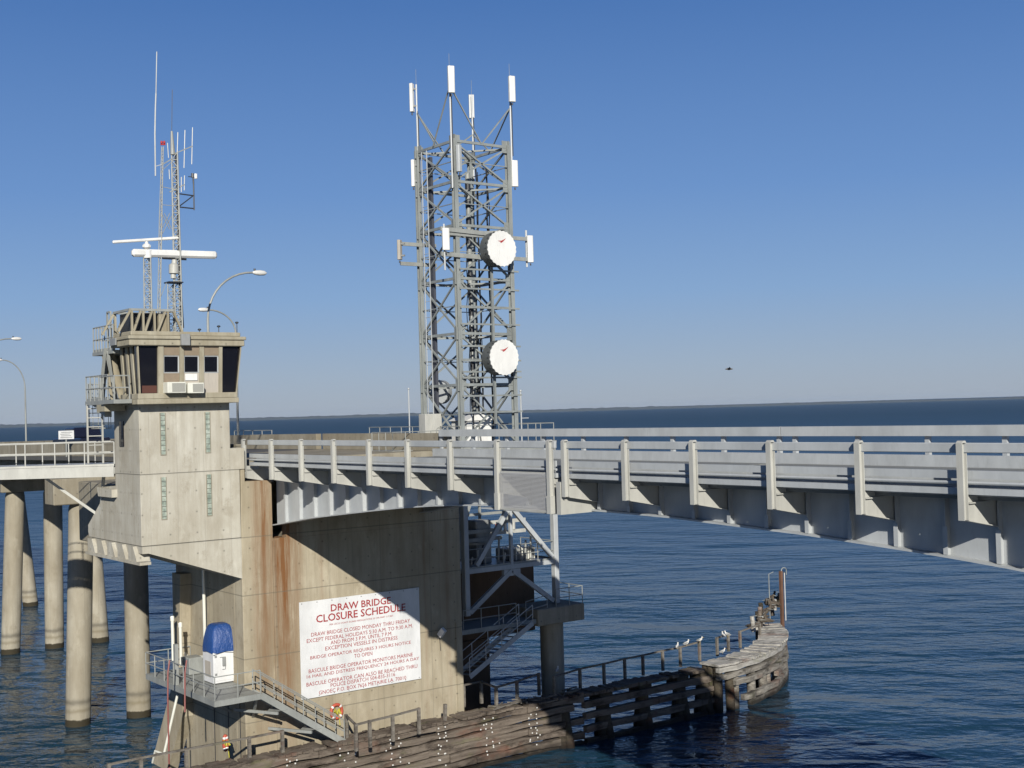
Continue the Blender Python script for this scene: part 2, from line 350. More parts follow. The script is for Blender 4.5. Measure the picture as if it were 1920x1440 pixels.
# ------------------------------------------------------------------ control tower
ct = thing('control_tower', (-54, 21.8, 10), 'concrete bridge operator tower with overhanging glazed cabin, bracketed off the pier', 'control tower')
TB = -55.3
MB().prism([(TB, 19.7, 17.95), (TB, 23.83, 17.95), (TB, 23.83, 15.86), (TB, 24.5, 15.86), (TB, 24.5, 14.9), (TB, 19.7, 14.9)], (SF-TB, 0, 0)).build('upper_shaft', 'tower', ct, .02)
# lower storey with its swept wing
f = [(SF, 19.7, 11.87), (SF, 19.7, 14.9), (-55.3, 19.7, 14.9), (-55.3, 19.7, 14.35), (-57.0, 19.7, 14.25), (-56.85, 19.7, 13.85), (-59.05, 19.7, 12.42), (-59.05, 19.7, 12.1), (-58.9, 19.7, 11.87)]
MB().prism(f, (0, 4.55, 0)).build('lower_shaft', 'tower', ct, .02)
MB().prism([(-55.1, 19.7, 14.2), (-57.0, 19.7, 14.25), (-56.85, 19.7, 13.85), (-55.1, 19.7, 13.85)], (0, -.25, 0)).build('ledge', 'tower', ct)
# wedge bracket under the tower, with five bays of corbel blocks along its near edge
MB().prism([(SF, 19.72, 11.86), (SF, 24.25, 11.86), (SF, 24.25, 10.05), (SF, 20.0, 11.55), (SF, 19.72, 11.55)], (-6.4, 0, 0)).build('bracket_soffit', 'tower', ct)
for k in range(5):
    x = -58.7 + k*1.3
    MB().prism([(x, 19.55, 11.84), (x+.55, 19.55, 11.84), (x+1.0, 19.55, 11.2), (x, 19.55, 11.2)], (0, .6, 0)).build('corbel_block', 'tower', ct)
MB().box(-58.9, -52.05, 19.5, 20.0, 11.1, 11.22).build('corbel_lip', 'tower', ct)
for y0, z0, z1 in ((20.64, 15.72, 17.51), (22.68, 15.73, 17.49), (20.62, 12.96, 14.75), (22.68, 12.97, 14.76)):
    MB().box(SF-.1, SF+.012, y0, y0+.2, z0, z1).build('glass_block_strip', 'block', ct)
    fr = MB(); fr.box(SF-.01, SF+.03, y0-.03, y0, z0, z1); fr.box(SF-.01, SF+.03, y0+.2, y0+.225, z0, z1).box(SF-.01, SF+.03, y0-.03, y0+.225, z0-.03, z0); fr.build('strip_frame', 'conc', ct)
MB().box(-54.6, -54.1, 19.66, 19.70, 16.1, 17.2).build('side_window', 'glassd', ct)
# cabin
CF = -51.65; CB = -53.85
cb = MB().box(CB, CF, 19.42, 24.0, 17.88, 18.10); cb.build('sill_ledge', 'cabin', ct, .02)
MB().box(CB, CF-.05, 19.47, 23.95, 18.104, 18.34).build('sill_band', 'cabin', ct, .02)
rf = MB().box(CB, CF+.06, 19.10, 24.30, 20.36, 20.62).build('roof', 'cabin', ct, .03)
MB().box(CB, CF+.12, 19.05, 24.36, 20.624, 20.78).build('roof_fascia', 'cabin', rf, .03)
MB().box(CB+.05, CF-.02, 19.2, 24.15, 20.784, 20.97).build('roof_kerb', 'cabin', rf, .03)
MB().box(-53.6, -52.95, 18.98, 19.045, 20.45, 20.75).build('grey_panel', 'grey', ct)
# the face leans out at the top: y0/y1 at bottom, t0/t1 at top
def slab(mb, xb, xt, a, b_, a2, b2, z0, z1, th):
    mb.add([(xb, a, z0), (xb, b_, z0), (xt, b2, z1), (xt, a2, z1), (xb-th, a, z0), (xb-th, b_, z0), (xt-th, b2, z1), (xt-th, a2, z1)], [(0, 1, 2, 3), (7, 6, 5, 4), (0, 4, 5, 1), (1, 5, 6, 2), (2, 6, 7, 3), (3, 7, 4, 0)])
mul = MB(); X0, X1 = CF-.16, CF-.04
for a, b_ in ((20.38, 20.62), (21.33, 21.53), (22.23, 22.44), (23.13, 23.29)): slab(mul, X0, X1, a, b_, a, b_, 18.34, 20.36, .2)
slab(mul, X0, X1, 19.56, 19.62, 19.46, 19.52, 18.34, 20.36, .12); slab(mul, X0, X1, 23.92, 23.98, 24.14, 24.20, 18.34, 20.36, .12)
mul.build('mullions', 'cabin', ct)
def win(name, a, b_, z0, z1, mat, d=.1, a2=None, b2=None):
    k0 = (z0-18.34)/2.02; k1 = (z1-18.34)/2.02; mb = MB()
    slab(mb, X0-d+.12*k0, X0-d+.12*k1, a, b_, a2 if a2 is not None else a, b2 if b2 is not None else b_, z0, z1, .03); return mb.build(name, mat, ct)
win('corner_window', 19.62, 20.38, 18.34, 20.36, 'glassd', .12, 19.52); win('corner_window', 23.29, 23.92, 18.34, 20.36, 'glassd', .12, None, 24.14)
for i, (a, b_) in enumerate(((20.62, 21.33), (21.53, 22.23), (22.44, 23.13))):
    win('blind', a, b_, 19.95, 20.36, 'blind', .06); f_ = win('window', a+.05, b_-.05, 19.24, 19.9, 'glassd', .09)
    fr = MB()
    for (p, q, z0, z1) in ((a, b_, 19.9, 19.95), (a, b_, 19.19, 19.24), (a, a+.05, 19.24, 19.9), (b_-.05, b_, 19.24, 19.9)): slab(fr, X0-.0, X0+.03, p, q, p, q, z0, z1, .05)
    fr.build('window_frame', 'steel', ct)
    win('infill_panel', a, b_, 18.34, 19.19, ('blind', 'panel', 'panel')[i], .05)
    if i == 1: MB().box(X0-.02, X0+.04, a+.06, b_-.1, 18.88, 19.16).build('vent_cover', 'white', ct)
MB().box(X0-.118, X0-.1, 19.72, 20.36, 18.36, 19.02).build('interior_board', 'brownin', ct); MB().box(X0-.07, X0-.055, 19.95, 20.3, 19.55, 19.64).build('interior_card', 'panel', ct); MB().box(X0-.045, X0-.035, 20.76, 21.0, 19.32, 19.66).build('interior_card', 'galv', ct)
# near side glazing of the cabin and its back wall
MB().add([(CB, 19.62, 18.34), (X0, 19.62, 18.34), (X1, 19.52, 20.36), (CB, 19.52, 20.36)], [(0, 1, 2, 3)]).build('side_glazing', 'glassd', ct)
MB().add([(CB, 23.92, 18.34), (X0, 23.92, 18.34), (X1, 24.14, 20.36), (CB, 24.14, 20.36)], [(3, 2, 1, 0)]).build('side_glazing', 'glassd', ct)
MB().box(CB, CB+.1, 19.6, 24.0, 18.34, 20.36).build('back_wall', 'cabin', ct)
sm = MB()
for x in (-52.55, -53.1, -53.75): sm.prism([(x, 19.58, 18.34), (x+.22, 19.58, 18.34), (x+.2, 19.46, 20.36), (x-.02, 19.46, 20.36)], (0, .12, 0))
sm.build('side_mullions', 'cabin', ct)
for y0, y1, z0, z1, lab in ((20.60, 21.42, 18.33, 18.80, 'white window air conditioner under the first cabin window, the larger one'), (21.52, 22.24, 18.31, 18.76, 'smaller white air conditioner to the right under the cabin windows')):
    a = thing('air_conditioner', (X0, (y0+y1)/2, z0), lab, 'air conditioner', 'air conditioners below the cabin windows')
    MB().box(X0-.1, X0+.5, y0, y1, z0, z1).build('casing', 'pvc', a, .02)
    MB().box(X0+.5, X0+.515, y0+.2, y1-.05, z0+.06, z1-.05).build('grille', 'grille', a)
bx = MB().box(CF+.12, CF+.3, 21.29, 21.68, 20.36, 20.85).build('junction_box', 'grey', None, .02); tag(bx, 'grey electrical box bolted on the cabin roof edge', 'box')
# ------------------------------------------------------------------ bascule leaves
PW = 24.68
def zb(s):
    P = [(-53, 12.15), (-52.4, 12.27), (-48.6, 12.8), (-44.1, 13.28), (-41.3, 13.56), (-38.4, 13.78), (-35, 13.92), (-32, 13.97), (-29.9, 13.98), (-26.75, 13.94), (-24, 13.83), (-21.8, 13.75), (-20.3, 13.66), (-18.6, 13.56), (-16.4, 13.40), (-14, 13.16), (-11, 12.75), (-5, 11.4)]
    for (a, za), (b_, z_) in zip(P, P[1:]):
        if a <= s <= b_: return za+(z_-za)*(s-a)/(b_-a)
    return P[0][1] if s < P[0][0] else P[-1][1]
def frange(a, b_, st):
    n = max(1, round((b_-a)/st)); return [a+(b_-a)*i/n for i in range(n+1)]
def leaf(name, s0, s1, posts, label):
    L = thing(name, ((s0+s1)/2, 30, 12), label, 'drawbridge leaf', 'two leaves of the drawbridge')
    ss = frange(s0, s1, 1.2)
    for gw, od in ((26.0, -1), (33.9, 1)):
        g = MB()
        for a, b_ in zip(ss, ss[1:]):
            g.prism([(a, gw, zb(a)+.05), (b_, gw, zb(b_)+.05), (b_, gw, 14.97), (a, gw, 14.97)], (0, .03, 0))
        gd = g.build('main_girder', 'steel', L)
        fl = MB()
        for a, b_ in zip(ss, ss[1:]): fl.prism([(a, gw-.24, zb(a)), (a, gw+.27, zb(a)), (a, gw+.27, zb(a)+.05), (a, gw-.24, zb(a)+.05)], (b_-a, 0, 0)) if 0 else fl.add([(a, gw-.24, zb(a)), (a, gw+.27, zb(a)), (b_, gw+.27, zb(b_)), (b_, gw-.24, zb(b_)), (a, gw-.24, zb(a)+.05), (a, gw+.27, zb(a)+.05), (b_, gw+.27, zb(b_)+.05), (b_, gw-.24, zb(b_)+.05)], [(3, 2, 1, 0), (4, 5, 6, 7), (0, 1, 5, 4), (2, 3, 7, 6), (0, 4, 7, 3), (1, 2, 6, 5)])
        fl.box(s0, s1, gw-.2, gw+.23, 14.97, 15.01)
        fl.build('flange', 'steel', gd)
        for k, x in enumerate(frange(posts[0]-1.25, s1-.1, 1.3715)):
            if x < s0: continue
            st = MB()
            y0 = gw-.17 if od < 0 else gw+.03
            st.box(x-.012, x+.012, y0, y0+.17, zb(x)+.05, 14.96)
            if od < 0: st.box(x-.06, x+.06, y0-.012, y0, zb(x)+.06, 14.2)
            st.build('web_stiffener', 'steel', gd)
    cb = MB()
    for x in frange(s0+1, s1-.5, 2.743): cb.box(x-.1, x+.1, 26.05, 33.88, 14.3, 14.9)
    cb.build('floor_beam', 'steel', L)
    MB().box(s0, s1, 25.15, 34.75, 14.92, 15.03).build('deck', 'grate', L)
    # near railing
    MB().box(s0-.12, s1+.1, PW+.0, PW+.10, 15.98, 16.20).build('top_rail', 'steel', L, .015)
    kb = MB().box(s0-.1, s1+.05, PW+.07, PW+.13, 15.41, 15.59); kb.build('middle_rail', 'steel', L)
    MB().tube([(s0-.1, PW+.1, 15.315), (s1+.05, PW+.1, 15.315)], .042, 8).build('lower_rail', 'steel', L)
    MB().box(s0-.1, s1+.05, PW+.07, PW+.40, 15.06, 15.20).build('fascia', 'steel', L)
    MB().box(s0-.1, s1+.05, PW+.42, PW+.5, 15.0, 15.42).build('kerb', 'steel', L)
    p0 = posts[0]
    pm = MB().box(p0-.075, p0+.075, PW-.16, PW-.135, 14.5, 16.2).box(p0-.012, p0+.012, PW-.135, PW+.0, 14.5, 16.2).box(p0-.075, p0+.075, PW-.0, PW+.02, 14.5, 15.97)
    pm.prism([(p0-.075, PW-.16, 16.2), (p0-.075, PW+.02, 16.2), (p0-.075, PW-.02, 16.25), (p0-.075, PW-.1, 16.25)], (.15, 0, 0))
    post = pm.build('rail_post', 'cream', L)
    bm_ = MB().prism([(p0-.012, PW+.02, 14.5), (p0-.012, PW+.02, 15.04), (p0-.012, 25.99, 14.96), (p0-.012, 25.99, 14.26)], (.024, 0, 0))
    bm_.prism([(p0-.08, PW+.02, 14.48), (p0-.08, 25.99, 14.24), (p0-.08, 25.99, 14.26), (p0-.08, PW+.02, 14.5)], (.16, 0, 0)).bar((p0, PW+.05, 14.87), (p0, 25.6, 14.87), .16, .03)
    br = bm_.build('bracket', 'cream', L)
    for x in posts[1:]:
        copy_part(post, 'rail_post', (x-p0, 0, 0), L); copy_part(br, 'bracket', (x-p0, 0, 0), L)
    # far railing
    MB().box(s0-.38, s1+.1, 35.15, 35.27, 15.99, 16.33).build('top_rail', 'steel', L)
    MB().box(s0-.38, s1+.1, 34.76, 34.95, 14.93, 15.40).build('kerb', 'steel', L)
    MB().box(s0-.38, s1+.1, 35.25, 35.4, 15.0, 15.2).build('fascia', 'steel', L)
    q0 = posts[0]-.05; fp = MB().box(q0-.08, q0+.08, 35.28, 35.42, 14.6, 16.3).build('rail_post', 'steel', L)
    for x in posts[1:]: copy_part(fp, 'rail_post', (x-p0, 0, 0), L)
    return L
PL = [-52.62+2.743*i for i in range(9)]; PR = [-29.94+2.743*i for i in range(9)]
left = leaf('drawbridge_leaf', -52.25, -30.62, PL, 'grey steel drawbridge leaf hinged on the pier beside the control tower')
right = leaf('drawbridge_leaf', -30.1, -6.5, PR, 'grey steel drawbridge leaf reaching in from the right edge of the photo')
# leaf toe: long end posts and the wire screen
for x in (-33.42, -30.68):
    MB().box(x-.1, x+.1, PW-.17, PW+.06, 13.95, 14.5).build('end_post', 'cream', left)
MB().box(-30.3, -30.1, PW-.15, 26.0, 13.95, 14.95).build('end_plate', 'cream', right)
MB().add([(-33.32, PW-.08, 14.02), (-30.78, PW-.08, 14.02), (-30.78, PW-.08, 15.2), (-33.32, PW-.08, 15.2)], [(0, 1, 2, 3)]).build('wire_screen', 'mesh', left)
MB().bar((-33.3, PW-.08, 14.0), (-30.78, PW-.08, 14.0), .05, .06).bar((-33.3, PW-.04, 15.2), (-30.78, PW-.04, 15.2), .03, .05).build('screen_frame', 'cream', left)
MB().box(-34.6, -30.7, 24.75, 26.2, 13.92, 13.96).build('toe_platform', 'steel', left)
# ------------------------------------------------------------------ approach road, bents and service platform
ap = thing('approach_bridge', (-120, 30, 10), 'concrete approach roadway leading away behind the control tower', 'road bridge')
def az(s): return 15.25 - max(0, -s-70)*.011
ss = frange(-320, -65.25, 8)
def strip(y0, y1, dz0, dz1):
    mb = MB()
    for a, b_ in zip(ss, ss[1:]):
        mb.add([(a, y0, az(a)+dz0), (a, y1, az(a)+dz0), (b_, y1, az(b_)+dz0), (b_, y0, az(b_)+dz0), (a, y0, az(a)+dz1), (a, y1, az(a)+dz1), (b_, y1, az(b_)+dz1), (b_, y0, az(b_)+dz1)], [(3, 2, 1, 0), (4, 5, 6, 7), (0, 1, 5, 4), (2, 3, 7, 6), (0, 4, 7, 3), (1, 2, 6, 5)])
    return mb
strip(24.6, 35.4, -.25, 0).build('deck', 'asphalt', ap)
strip(24.6, 24.95, .01, .78).build('barrier', 'conc', ap); strip(35.05, 35.4, .01, .9).build('barrier', 'conc', ap)
for y in (25.6, 28.5, 31.4, 34.2): strip(y, y+.45, -1.5, -.26).build('deck_girder', 'conc', ap)
MB().box(-65.1, -52.3, 35.4, 35.7, 15.26, 16.15).build('barrier', 'conc', ap)
MB().box(-65.1, -53.4, 24.6, 24.95, 15.26, 16.0).build('barrier', 'conc', ap)
def bent(x, ws, bases, ztop, label, cw, zc):
    B = thing('pile_bent', (x, sum(ws)/len(ws), 0), label, 'pile bent', 'pile bents under the approach road')
    MB().box(x-.8, x+.8, cw[0], cw[1], zc[0], zc[1]).build('cap', 'conc', B, .05)
    for (bx_, by), w_ in zip(bases, ws):
        MB().tube([(bx_, by, -3), (x+(bx_-x)*.15, w_, zc[0]-.25), (x, w_, zc[0]+.0)], [.69, .69, .6], 28).build('pile', 'pile', B)
bent(-72.7, [23.9, 27.0, 30.3, 33.6], [(-72.95, 23.42), (-72.5, 26.91), (-72.5, 30.3), (-72.7, 34.2)], 0, 'pile bent nearest the control tower with a deep concrete cap', (22.1, 35.2), (12.58, 14.05))
bent(-99.1, [27.6, 30.4, 33.1], [(-99.2, 26.93), (-99.1, 30.28), (-99.1, 33.99)], 0, 'pile bent second from the control tower, three round piles', (26.4, 35.2), (12.1, 13.4))
bent(-124.2, [27.6, 30.8, 34.6], [(-124.2, 27.0), (-124.2, 31.0), (-123.4, 35.9)], 0, 'farthest pile bent, partly hidden behind the nearer piles', (26.4, 35.2), (11.8, 13.1))
# abutment wall shaded behind the tower wing
ab = MB().box(-64.9, -59.2, 21.2, 24.1, 11.2, 14.2).build('bridge_seat', 'conc', None, .04); tag(ab, 'shaded concrete seat block between control tower wing and first pile bent', 'concrete block')
sp = thing('service_platform', (-57.5, 17.8, 14.5), 'white steel service platform with pipe railing left of the control tower', 'platform')
pa = U(214, 868, e=56.4); pb = U(-120, 876, e=56.4); zp = 15.31
pa.z = pb.z = zp; bk = Vector((-.797, .604, 0))
MB().prism([pa, pb, pb+bk*2.2, pa+bk*2.2], (0, 0, -.09)).build('floor', 'cream', sp)
def edge(p, q, z0, z1, th): 
    a = Vector(p); b_ = Vector(q); a.z = b_.z = (z0+z1)/2; return MB().bar(a, b_, th, z1-z0)
edge(pa-bk*.03, pb-bk*.03, zp-.57, zp-.10, .08).build('edge_beam', 'cream', sp)
edge(pa+bk*2.1, pb+bk*2.1, zp-.57, zp-.10, .08).build('edge_beam', 'cream', sp)
for k in range(7):
    p = pa.lerp(pb, (k+.02)/7); MB().bar(Vector((p.x, p.y, zp-.3))+bk*.02, Vector((p.x, p.y, zp-.3))+bk*2.08, .1, .3).build('cross_beam', 'cream', sp)
railing([pa+bk*.03, pb+bk*.03], .98, sp, 'cream', 1.27, .03); railing([pb+bk*2.1+(pa-pb).normalized()*.32, pa+bk*2.1-(pa-pb).normalized()*.32], .98, sp, 'cream', 1.27, .028)
# diagonal braces holding it to the tower wing
for k in (0.1, .45): 
    p = pa.lerp(pb, k); MB().bar(Vector((p.x, p.y, zp-.5))+bk*1, (-57.2-k*2, 19.75, 13.0), .12).build('brace', 'cream', sp)
# ------------------------------------------------------------------ gallery beside the cabin with ladders
gal = thing('cabin_gallery', (-57.5, 20.5, 17.6), 'steel gallery on two levels with slanting struts beside the cabin', 'gallery')
MB().box(-59.3, CB-.02, 18.9, 22.4, 17.95, 18.12).build('lower_floor', 'galv', gal)
MB().box(-58.9, CB-.02, 19.2, 22.8, 20.15, 20.3).build('upper_floor', 'galv', gal)
MB().prism([(-58.0, 19.0, 17.94), (-55.0, 19.0, 17.94), (-55.0, 19.0, 17.4)], (0, .3, 0)).build('bracket', 'galv', gal)
MB().prism([(-59.2, 21.2, 17.94), (-55.3, 21.2, 17.94), (-55.3, 21.2, 17.0)], (0, .3, 0)).build('bracket', 'galv', gal)
MB().box(CB-.02, -50.7, 18.6, 19.38, 17.95, 18.12).build('lower_floor', 'galv', gal); railing([(CB, 18.65, 18.12), (-50.75, 18.65, 18.12), (-50.75, 19.3, 18.12)], 1.0, gal, 'galv', 1.3, .03)
MB().prism([(-55.3, 18.7, 17.94), (-53.4, 18.7, 17.94), (-53.4, 19.6, 17.94), (-55.3, 19.6, 17.94)], (0, 0, -.3)).build('bracket', 'cabin', gal)
railing([(CB, 18.95, 18.12), (-59.25, 18.95, 18.12), (-59.25, 22.3, 18.12)], 1.1, gal, 'galv', 1.1, .03, toe=.12)
railing([(CB-.1, 19.25, 20.3), (-58.85, 19.25, 20.3), (-58.85, 22.7, 20.3)], 1.1, gal, 'galv', .75, .028, toe=.12)
for (x0, y0, z0), (x1, y1, z1), wd in (((-56.3, 18.95, 17.6), (-55.1, 19.1, 20.4), .12), ((-57.1, 19.3, 18.1), (-56.0, 19.3, 20.2), .14), ((-55.9, 19.7, 18.1), (-55.3, 19.2, 20.2), .13), ((-56.9, 20.1, 18.1), (-57.5, 19.6, 20.2), .13), ((-58.1, 20.4, 18.1), (-58.7, 19.9, 20.2), .12), ((-55.2, 19.5, 18.1), (-55.1, 19.2, 20.3), .12)):
    MB().bar((x0, y0, z0), (x1, y1, z1), wd, wd*.7).build('strut', 'galv', gal)
for (x0, y0), (x1, y1), r_ in (((-55.5, 19.9), (-55.9, 19.5), .17), ((-56.5, 19.7), (-56.9, 19.4), .15), ((-57.3, 20.7), (-57.9, 20.1), .17), ((-58.3, 21.6), (-58.9, 21.2), .15), ((-56.0, 21.0), (-56.3, 20.6), .15)):
    MB().tube([(x0, y0, 18.12), (x1, y1, 20.15)], r_, 12).build('sloping_pipe', 'cabin', gal)
for k in range(9): MB().tube([(-55.3-k*.45, 18.96, 18.12), (-55.3-k*.45, 18.96, 18.95)], .012, 5).build('picket', 'galv', gal)
for k in range(8):
    x = -58.6+k*.42; MB().tube([(x, 20.6+.3*(k % 3), 18.12), (x+.05, 20.6+.3*(k % 3), 19.2+.3*(k % 4))], .035, 6).build('conduit', 'galv', gal)
def ladder(name, p, q, wd, side, mat, parent=None, sp=.33, r=.028, label=None, cat='ladder'):
    p = Vector(p); q = Vector(q); sd = Vector(side)*wd/2; b = MB()
    b.bar(p-sd, q-sd, r*2).bar(p+sd, q+sd, r*2)
    n = int((q-p).length/sp)
    if parent is None:
        a = thing(name, p, label, cat); b.build('stringers', mat, a)
    else: a = b.build(name, mat, parent)
    for k in range(1, n+1): c = p.lerp(q, k/(n+.5)); MB().tube([c-sd, c+sd], r*.75, 6).build('rung', mat, a)
    return a
ladder('access_ladder', (-56.35, 19.2, 15.35), (-56.35, 19.2, 18.0), .66, (.55, .83, 0), 'cream', None, .42, .035, 'cream ladder rising from the service platform to the cabin gallery')
# safety cage under the gallery
cg = MB()
for k in range(7): a = math.pi*k/6; cg.tube([(-59.6-.4*math.sin(a), 19.6-.5*math.cos(a), 16.9), (-59.6-.4*math.sin(a), 19.6-.5*math.cos(a), 18.9)], .014, 5)
for z in (16.9, 17.6, 18.3, 18.9): cg.tube([(-59.6-.4*math.sin(math.pi*k/8), 19.6-.5*math.cos(math.pi*k/8), z) for k in range(9)], .018, 5)
cg.build('ladder_cage', 'galv', gal)
# the gallery is compact: its bays are half as deep as they are high
gal.location.x = CB+(-57.5-CB)*.52; gal.scale.x = .52
# roof-top frame and equipment
rt = thing('roof_frame', (-53.5, 21, 20.98), 'weathered truss frame on the cabin roof carrying the masts', 'steel frame')
X = -52.6
tp = MB().bar((X, 19.55, 21.95), (X, 21.45, 21.95), .1).bar((-54.6, 19.55, 21.95), (-54.6, 21.45, 21.95), .1).bar((X, 19.55, 21.95), (-54.6, 19.55, 21.95), .1).bar((X, 21.45, 21.95), (-54.6, 21.45, 21.95), .1)
tp.build('top_chord', 'galv', rt)
for xx in (X, -54.6):
    for a, b_ in ((19.0, 19.55), (19.6, 19.6), (19.65, 20.0), (20.1, 20.1), (20.15, 20.5), (20.6, 20.6), (20.7, 21.1), (21.2, 21.2), (21.85, 21.45)):
        MB().bar((xx, a, 20.98), (xx, b_, 21.93), .085).build('strut', 'cabin', rt)
MB().box(-54.3, -53.0, 19.7, 21.1, 20.98, 21.85).build('equipment_box', 'dark', rt)
MB().box(-53.4, -52.75, 20.85, 21.35, 20.98, 21.8).build('side_panel', 'cabin', rt)
rr = random.Random(5)
for k in range(9):
    x = -55.2-rr.random()*3.3; y = 19.5+rr.random()*2.2; h = .5+rr.random()*1.1
    MB().bar((x, y, 20.3), (x+rr.uniform(-.2, .2), y+rr.uniform(-.1, .1), 20.3+h), rr.choice((.06, .1, .16))).build('post', rr.choice(('galv', 'dark', 'galv')), gal)
MB().bar((-55.3, 19.4, 22.0), (-56.1, 19.4, 22.0), .08).bar((-55.3, 19.4, 20.5), (-55.3, 19.4, 22.0), .08).bar((-56.1, 19.4, 20.5), (-56.1, 19.4, 22.0), .08).build('gate_frame', 'galv', gal)
MB().box(-57.9, -57.0, 20.6, 21.6, 20.31, 21.1).build('machine_box', 'galv', gal, .05)
for x, z in (((374), 618), (410, 612), (444, 605)):
    p = U(x, z, s=-54.2); b = MB().tube([(p.x, p.y, 20.97), p], .018, 6); b.ball(p, .09, .09, .05); o = b.build('roof_floodlight', 'dark')
    tag(o, {374: 'lowest of the three small dark lights along the cabin roof', 410: 'middle small dark light on a short stem on the cabin roof', 444: 'tallest small dark light on the right end of the cabin roof'}[x], 'light', 'small lights on the cabin roof')
# ------------------------------------------------------------------ masts on the cabin roof
def pt(x, y, s=-53.4): return U(x, y, s=s)
def lattice(mb, a, b_, wa, wb, bay, rl=.028, rb=.014):
    a = Vector(a); b_ = Vector(b_); n = max(2, int((b_-a).length/bay)); C = []
    for k in range(n+1):
        t = k/n; c = a.lerp(b_, t); w_ = wa+(wb-wa)*t
        C.append([c+Vector((w_*.58*math.cos(q), w_*.58*math.sin(q), 0)) for q in (.4, .4+2.094, .4+4.189)])
    for j in range(3):
        mb.tube([c[j] for c in C], rl, 6)
        for k in range(n):
            mb.bar(C[k][j], C[k][(j+1) % 3], rb*1.6); mb.bar(C[k][j] if k % 2 else C[k+1][j], C[k+1][(j+1) % 3] if k % 2 else C[k][(j+1) % 3], rb*1.6)
M1 = thing('radio_mast', pt(336, 612), 'tall lattice radio mast on the cabin roof with stacked antennas', 'mast')
b = MB(); lattice(b, (pt(336, 612).x, pt(336, 612).y, 20.98), pt(328, 286), .34, .26, .33, .035, .016); b.build('lattice', 'galv', M1)
MB().tube([pt(324, 290), pt(322, 246)], [.11, .05], 8).build('antenna_stub', 'galv', M1)
MB().tube([pt(322, 246), pt(323, 168)], .013, 6).build('whip', 'dark', M1)
MB().tube([pt(341, 610), pt(338, 520), pt(334, 400), pt(331, 290)], .05, 6).build('cable_bundle', 'cable', M1)
MB().tube([pt(344, 615), pt(340, 545), pt(337, 500)], .03, 6).build('cable_bundle', 'cable', M1)
b = MB().bar(pt(334, 363), pt(363, 367), .05).bar(pt(334, 388), pt(363, 391), .05).bar(pt(336, 387), pt(361, 368), .045).tube([pt(364, 394), pt(363, 345)], .03, 6); b.build('side_bracket', 'dark', M1)
b = MB().tube([pt(363, 345), pt(362, 332)], .035, 6); b.tube([pt(361, 333), pt(361, 325)], .06, 6); b.bar(pt(353, 331), pt(368, 333), .03); o = b.build('weather_sensor', 'dark'); MB().tube([pt(367, 335), pt(367, 326)], .07, 8).build('shield', 'white', o); tag(o, 'small wind sensor at the end of the dark side bracket', 'weather sensor')
def yagi(bm0, bm1, els, label):
    Y = thing('yagi_antenna', bm0, label, 'antenna', 'comb antennas on the roof mast'); MB().bar(bm0, bm1, .045).build('boom', 'galv', Y)
    for a, c in els: MB().tube([a, c], .022, 6).build('element', 'steel', Y)
yagi(pt(327, 288), pt(361, 274), [(pt(333.5, 248), pt(331, 330)), (pt(346.8, 244), pt(345, 315)), (pt(361, 239), pt(359.5, 308))], 'uppermost comb antenna on the roof mast, long vertical elements')
yagi(pt(318, 360), pt(346, 346), [(pt(334, 333), pt(334, 360)), (pt(340, 332), pt(340, 360)), (pt(346, 329), pt(345.5, 357))], 'short comb antenna lower on the roof mast')
yagi(pt(305, 308), pt(327, 295), [(pt(314, 268), pt(316, 296)), (pt(317, 318), pt(318, 336))], 'small comb antenna bridging the roof mast and the thin mast')
M2 = thing('thin_mast', pt(297, 590), 'thin mast with twin red lights on top, leaning toward the radio mast', 'mast')
b = MB(); lattice(b, (pt(297, 600).x, pt(297, 600).y, 20.98), pt(302, 395), .12, .12, .4, .018, .008); lattice(b, pt(302, 395), pt(305, 275), .11, .08, .3, .016, .008); b.build('lattice', 'galv', M2)
for a, c in (((303, 430), (318, 400)), ((318, 430), (303, 400)), ((303, 440), (322, 405)), ((322, 430), (308, 400)), ((304, 384), (329, 386)), ((303, 350), (328, 355)), ((305, 318), (328, 298)), ((300, 560), (312, 530))): MB().bar(pt(*a), pt(*c), .025).build('tie_bar', 'galv', M2)
b = MB().ball(pt(303, 267), .06, .06, .08).ball(pt(308, 267), .06, .06, .08).bar(pt(301, 271), pt(310, 271), .05); b.build('obstruction_light', 'redp', M2)
o = MB().tube([pt(291.5, 330), pt(290.5, 250), pt(291.5, 200), pt(292.5, 175)], .034, 8).tube([pt(292.5, 175), pt(294, 97)], .024, 8); o.bar(pt(291, 312), pt(304, 308), .03); o = o.build('whip_antenna', 'steel'); tag(o, 'long white pole antenna standing highest beside the roof masts', 'antenna')
M3 = thing('radar_mast', pt(279, 585), 'short lattice mast under the thinner radar bar', 'mast')
b = MB(); lattice(b, (pt(279, 600).x, pt(279, 600).y, 20.98), pt(277, 482), .34, .30, .3, .03, .014); b.build('lattice', 'galv', M3)
b = MB().tube([pt(277, 484), pt(276, 470)], .2, 10).ball(pt(275, 462), .2, .2, .14); b.build('head', 'white', M3)
def radar(a, c, rad, ht, label):
    a = Vector(a); c = Vector(c); T = thing('radar_scanner', (a+c)/2, label, 'radar', 'radar scanners over the cabin'); d = (c-a).normalized(); 
    MB().bar(a, c, rad, ht).build('scanner_bar', 'white', T, min(rad, ht)*.28); return T
r1 = radar(pt(211, 454), pt(335, 446), .12, .13, 'thinner upper white radar bar tilted across the masts')
MB().tube([pt(275, 462), pt(275, 453)], .07, 8).build('spindle', 'white', r1)
r2 = radar(pt(247, 474), pt(406, 478.5), .3, .33, 'thick lower white radar bar above the cabin roof')
a = pt(327, 486); MB().tube([a+Vector((0, -.55, .02)), a+Vector((0, .55, .02))], .05, 6).build('underplate', 'dark', r2)
